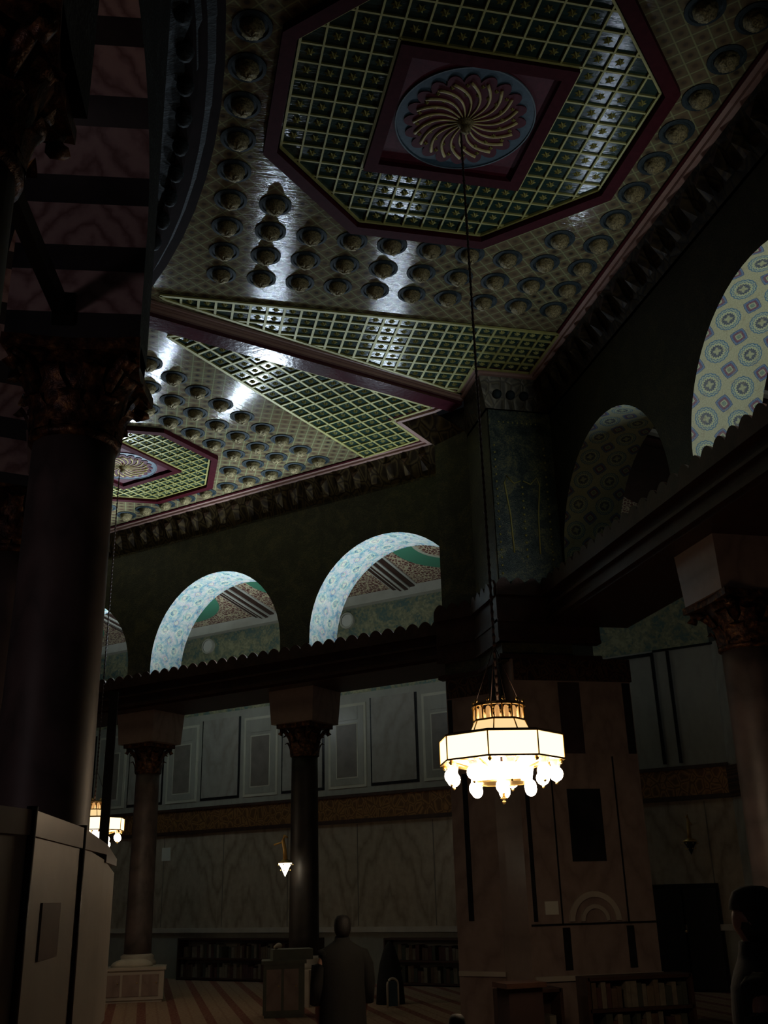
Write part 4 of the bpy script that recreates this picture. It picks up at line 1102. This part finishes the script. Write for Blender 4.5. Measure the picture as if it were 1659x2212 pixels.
mb.build('body', noisy('dark_red_cloth', (.014, .004, .003), (.02, .006, .005), 6, .9), t)
mb = MB(); mb.box(-.19, .19, -.15, .15, .9, .94); mb.build('top_board', MAT['darkwood'], t)

# ------------------------------------------------------------ people
def skin_obj(name, pts, edges, mat, parent, lvl=2):
    me = bpy.data.meshes.new(name); me.from_pydata([p[0] for p in pts], edges, []); me.materials.append(mat)
    o = bpy.data.objects.new(name, me); SC.collection.objects.link(o); o.parent = parent
    m = o.modifiers.new('skin', 'SKIN'); m.use_smooth_shade = True
    if not me.skin_vertices: 
        import bmesh
        bm = bmesh.new(); bm.from_mesh(me); bm.verts.layers.skin.verify(); bm.to_mesh(me); bm.free()
    for sv, p in zip(me.skin_vertices[0].data, pts):
        r = p[1]; sv.radius = (r, r) if isinstance(r, (int, float)) else r
    me.skin_vertices[0].data[0].use_root = True
    s = o.modifiers.new('sub', 'SUBSURF'); s.levels = lvl; s.render_levels = lvl
    return o
def person(label, loc, rz, H, coat, hair=True, arms=(0.0, 0.0), robe_h=.12, hat=False):
    k = H / 1.75
    t = thing('person', label, 'person', loc, rz); t.scale = (k, k, k)
    # faces +Y in its own frame
    P = [((0, 0, .98), (.15, .11)), ((0, 0, 1.15), (.135, .10)), ((0, .005, 1.33), (.165, .11)), ((0, -.005, 1.46), (.10, .08)), ((0, 0, 1.52), .055), ((0, .01, 1.57), .056),
         ((0, .015, 1.63), (.078, .092)), ((0, .01, 1.69), (.074, .088)), ((0, 0, 1.725), (.045, .055)), ((0, .10, 1.625), .014)]
    E_ = [(0, 1), (1, 2), (2, 3), (3, 4), (4, 5), (5, 6), (6, 7), (7, 8), (6, 9)]
    def add(p, r, par):
        P.append((p, r)); E_.append((par, len(P) - 1)); return len(P) - 1
    for sx, sw in ((-1, arms[0]), (1, arms[1])):
        a = add((sx * .165, 0, 1.40), .052, 3); b = add((sx * .225, -.01, 1.34), .05, a); c = add((sx * .255, -.02 + sw * .3, 1.12), .042, b)
        d = add((sx * .245, .05 + sw, .90), .030, c); e = add((sx * .245, .07 + sw, .86), (.032, .02), d); f = add((sx * .245, .085 + sw, .80), (.036, .018), e)
        for q, (dx, ln) in enumerate(((-.028, .062), (-.009, .075), (.010, .070), (.028, .055))):
            g1 = add((sx * .243, .088 + sw + dx, .80 - ln * .5), .0085, f); add((sx * .236, .094 + sw + dx, .80 - ln), .0075, g1)
        th = add((sx * .232, .115 + sw, .835), .010, e); add((sx * .224, .125 + sw, .80), .008, th)
        h1 = add((sx * .085, 0, .88), .088, 0); h2 = add((sx * .10, .01, .50), .060, h1); h3 = add((sx * .105, 0, .10), .040, h2); add((sx * .115, .11, .035), .034, h3)
        add((sx * .082, .0, 1.635), .014, 6)
    skin_obj('body', P, E_, MAT['skin'], t)
    # coat as a lofted garment
    mb = MB(); loops = []
    for z, rx, ry, cy in ((robe_h, .27, .19, .0), (.5, .25, .175, 0), (.9, .235, .165, 0), (1.1, .23, .155, 0), (1.28, .245, .15, 0), (1.38, .255, .14, 0), (1.44, .22, .12, 0), (1.485, .14, .10, 0), (1.52, .085, .085, .005), (1.56, .072, .076, .008)):
        loops.append([(rx * math.cos(2 * PI * i / 24) * (1 + .03 * math.sin(i * 2.5) * (z < 1)), cy + ry * math.sin(2 * PI * i / 24), z) for i in range(24)])
    mb.loft(loops); mb.build('coat', MAT[coat], t)
    for sx, sw in ((-1, arms[0]), (1, arms[1])):
        mb = MB(); mb.tube([(sx * .14, 0, 1.38), (sx * .21, -.005, 1.37), (sx * .255, -.01 + sw * .1, 1.28), (sx * .275, -.015 + sw * .3, 1.12), (sx * .275, .04 + sw, .93)], .088, 14, .06); mb.build('sleeve', MAT[coat], t)
    mb = MB(); mb.lathe([(.001, .098), (.055, .086), (.082, .05), (.090, 0), (.086, -.06), (.062, -.115)], 18, (0, -.012, 1.672), sy=1.12); mb.build('hair', MAT['hair'], t)
    if hat:
        mb = MB(); mb.lathe([(.098, 0), (.097, .03), (.08, .075), (.045, .095), (.001, .1)], 20, (0, -.005, 1.69), sy=1.12); mb.build('cap', MAT['black'], t)
    return t
pp = bear(740, 2100, 9.75)
person('standing man in a long dark coat seen from behind, before the dark column', (pp.x, pp.y, 0), .05, 1.50, 'coat')
pp = bear(1648, 2100, 4.75)
r2 = person('person in black with a cap at the lower right edge, cut off by the frame', (pp.x, pp.y, 0), .9, 1.64, 'black', arms=(.05, .1), hat=True)
mb = MB(); mb.tube([(-.25, -.1, 1.25), (-.1, -.17, 1.38), (.03, -.1, 1.47), (.12, .05, 1.46)], .014, 6); mb.build('bag_strap', MAT['greenish'], r2)
pp = bear(985, 2180, 6.8)
r3 = person('dark figure bending low on the carpet below the chandelier', (pp.x, pp.y, -.0), .2, .98, 'black')
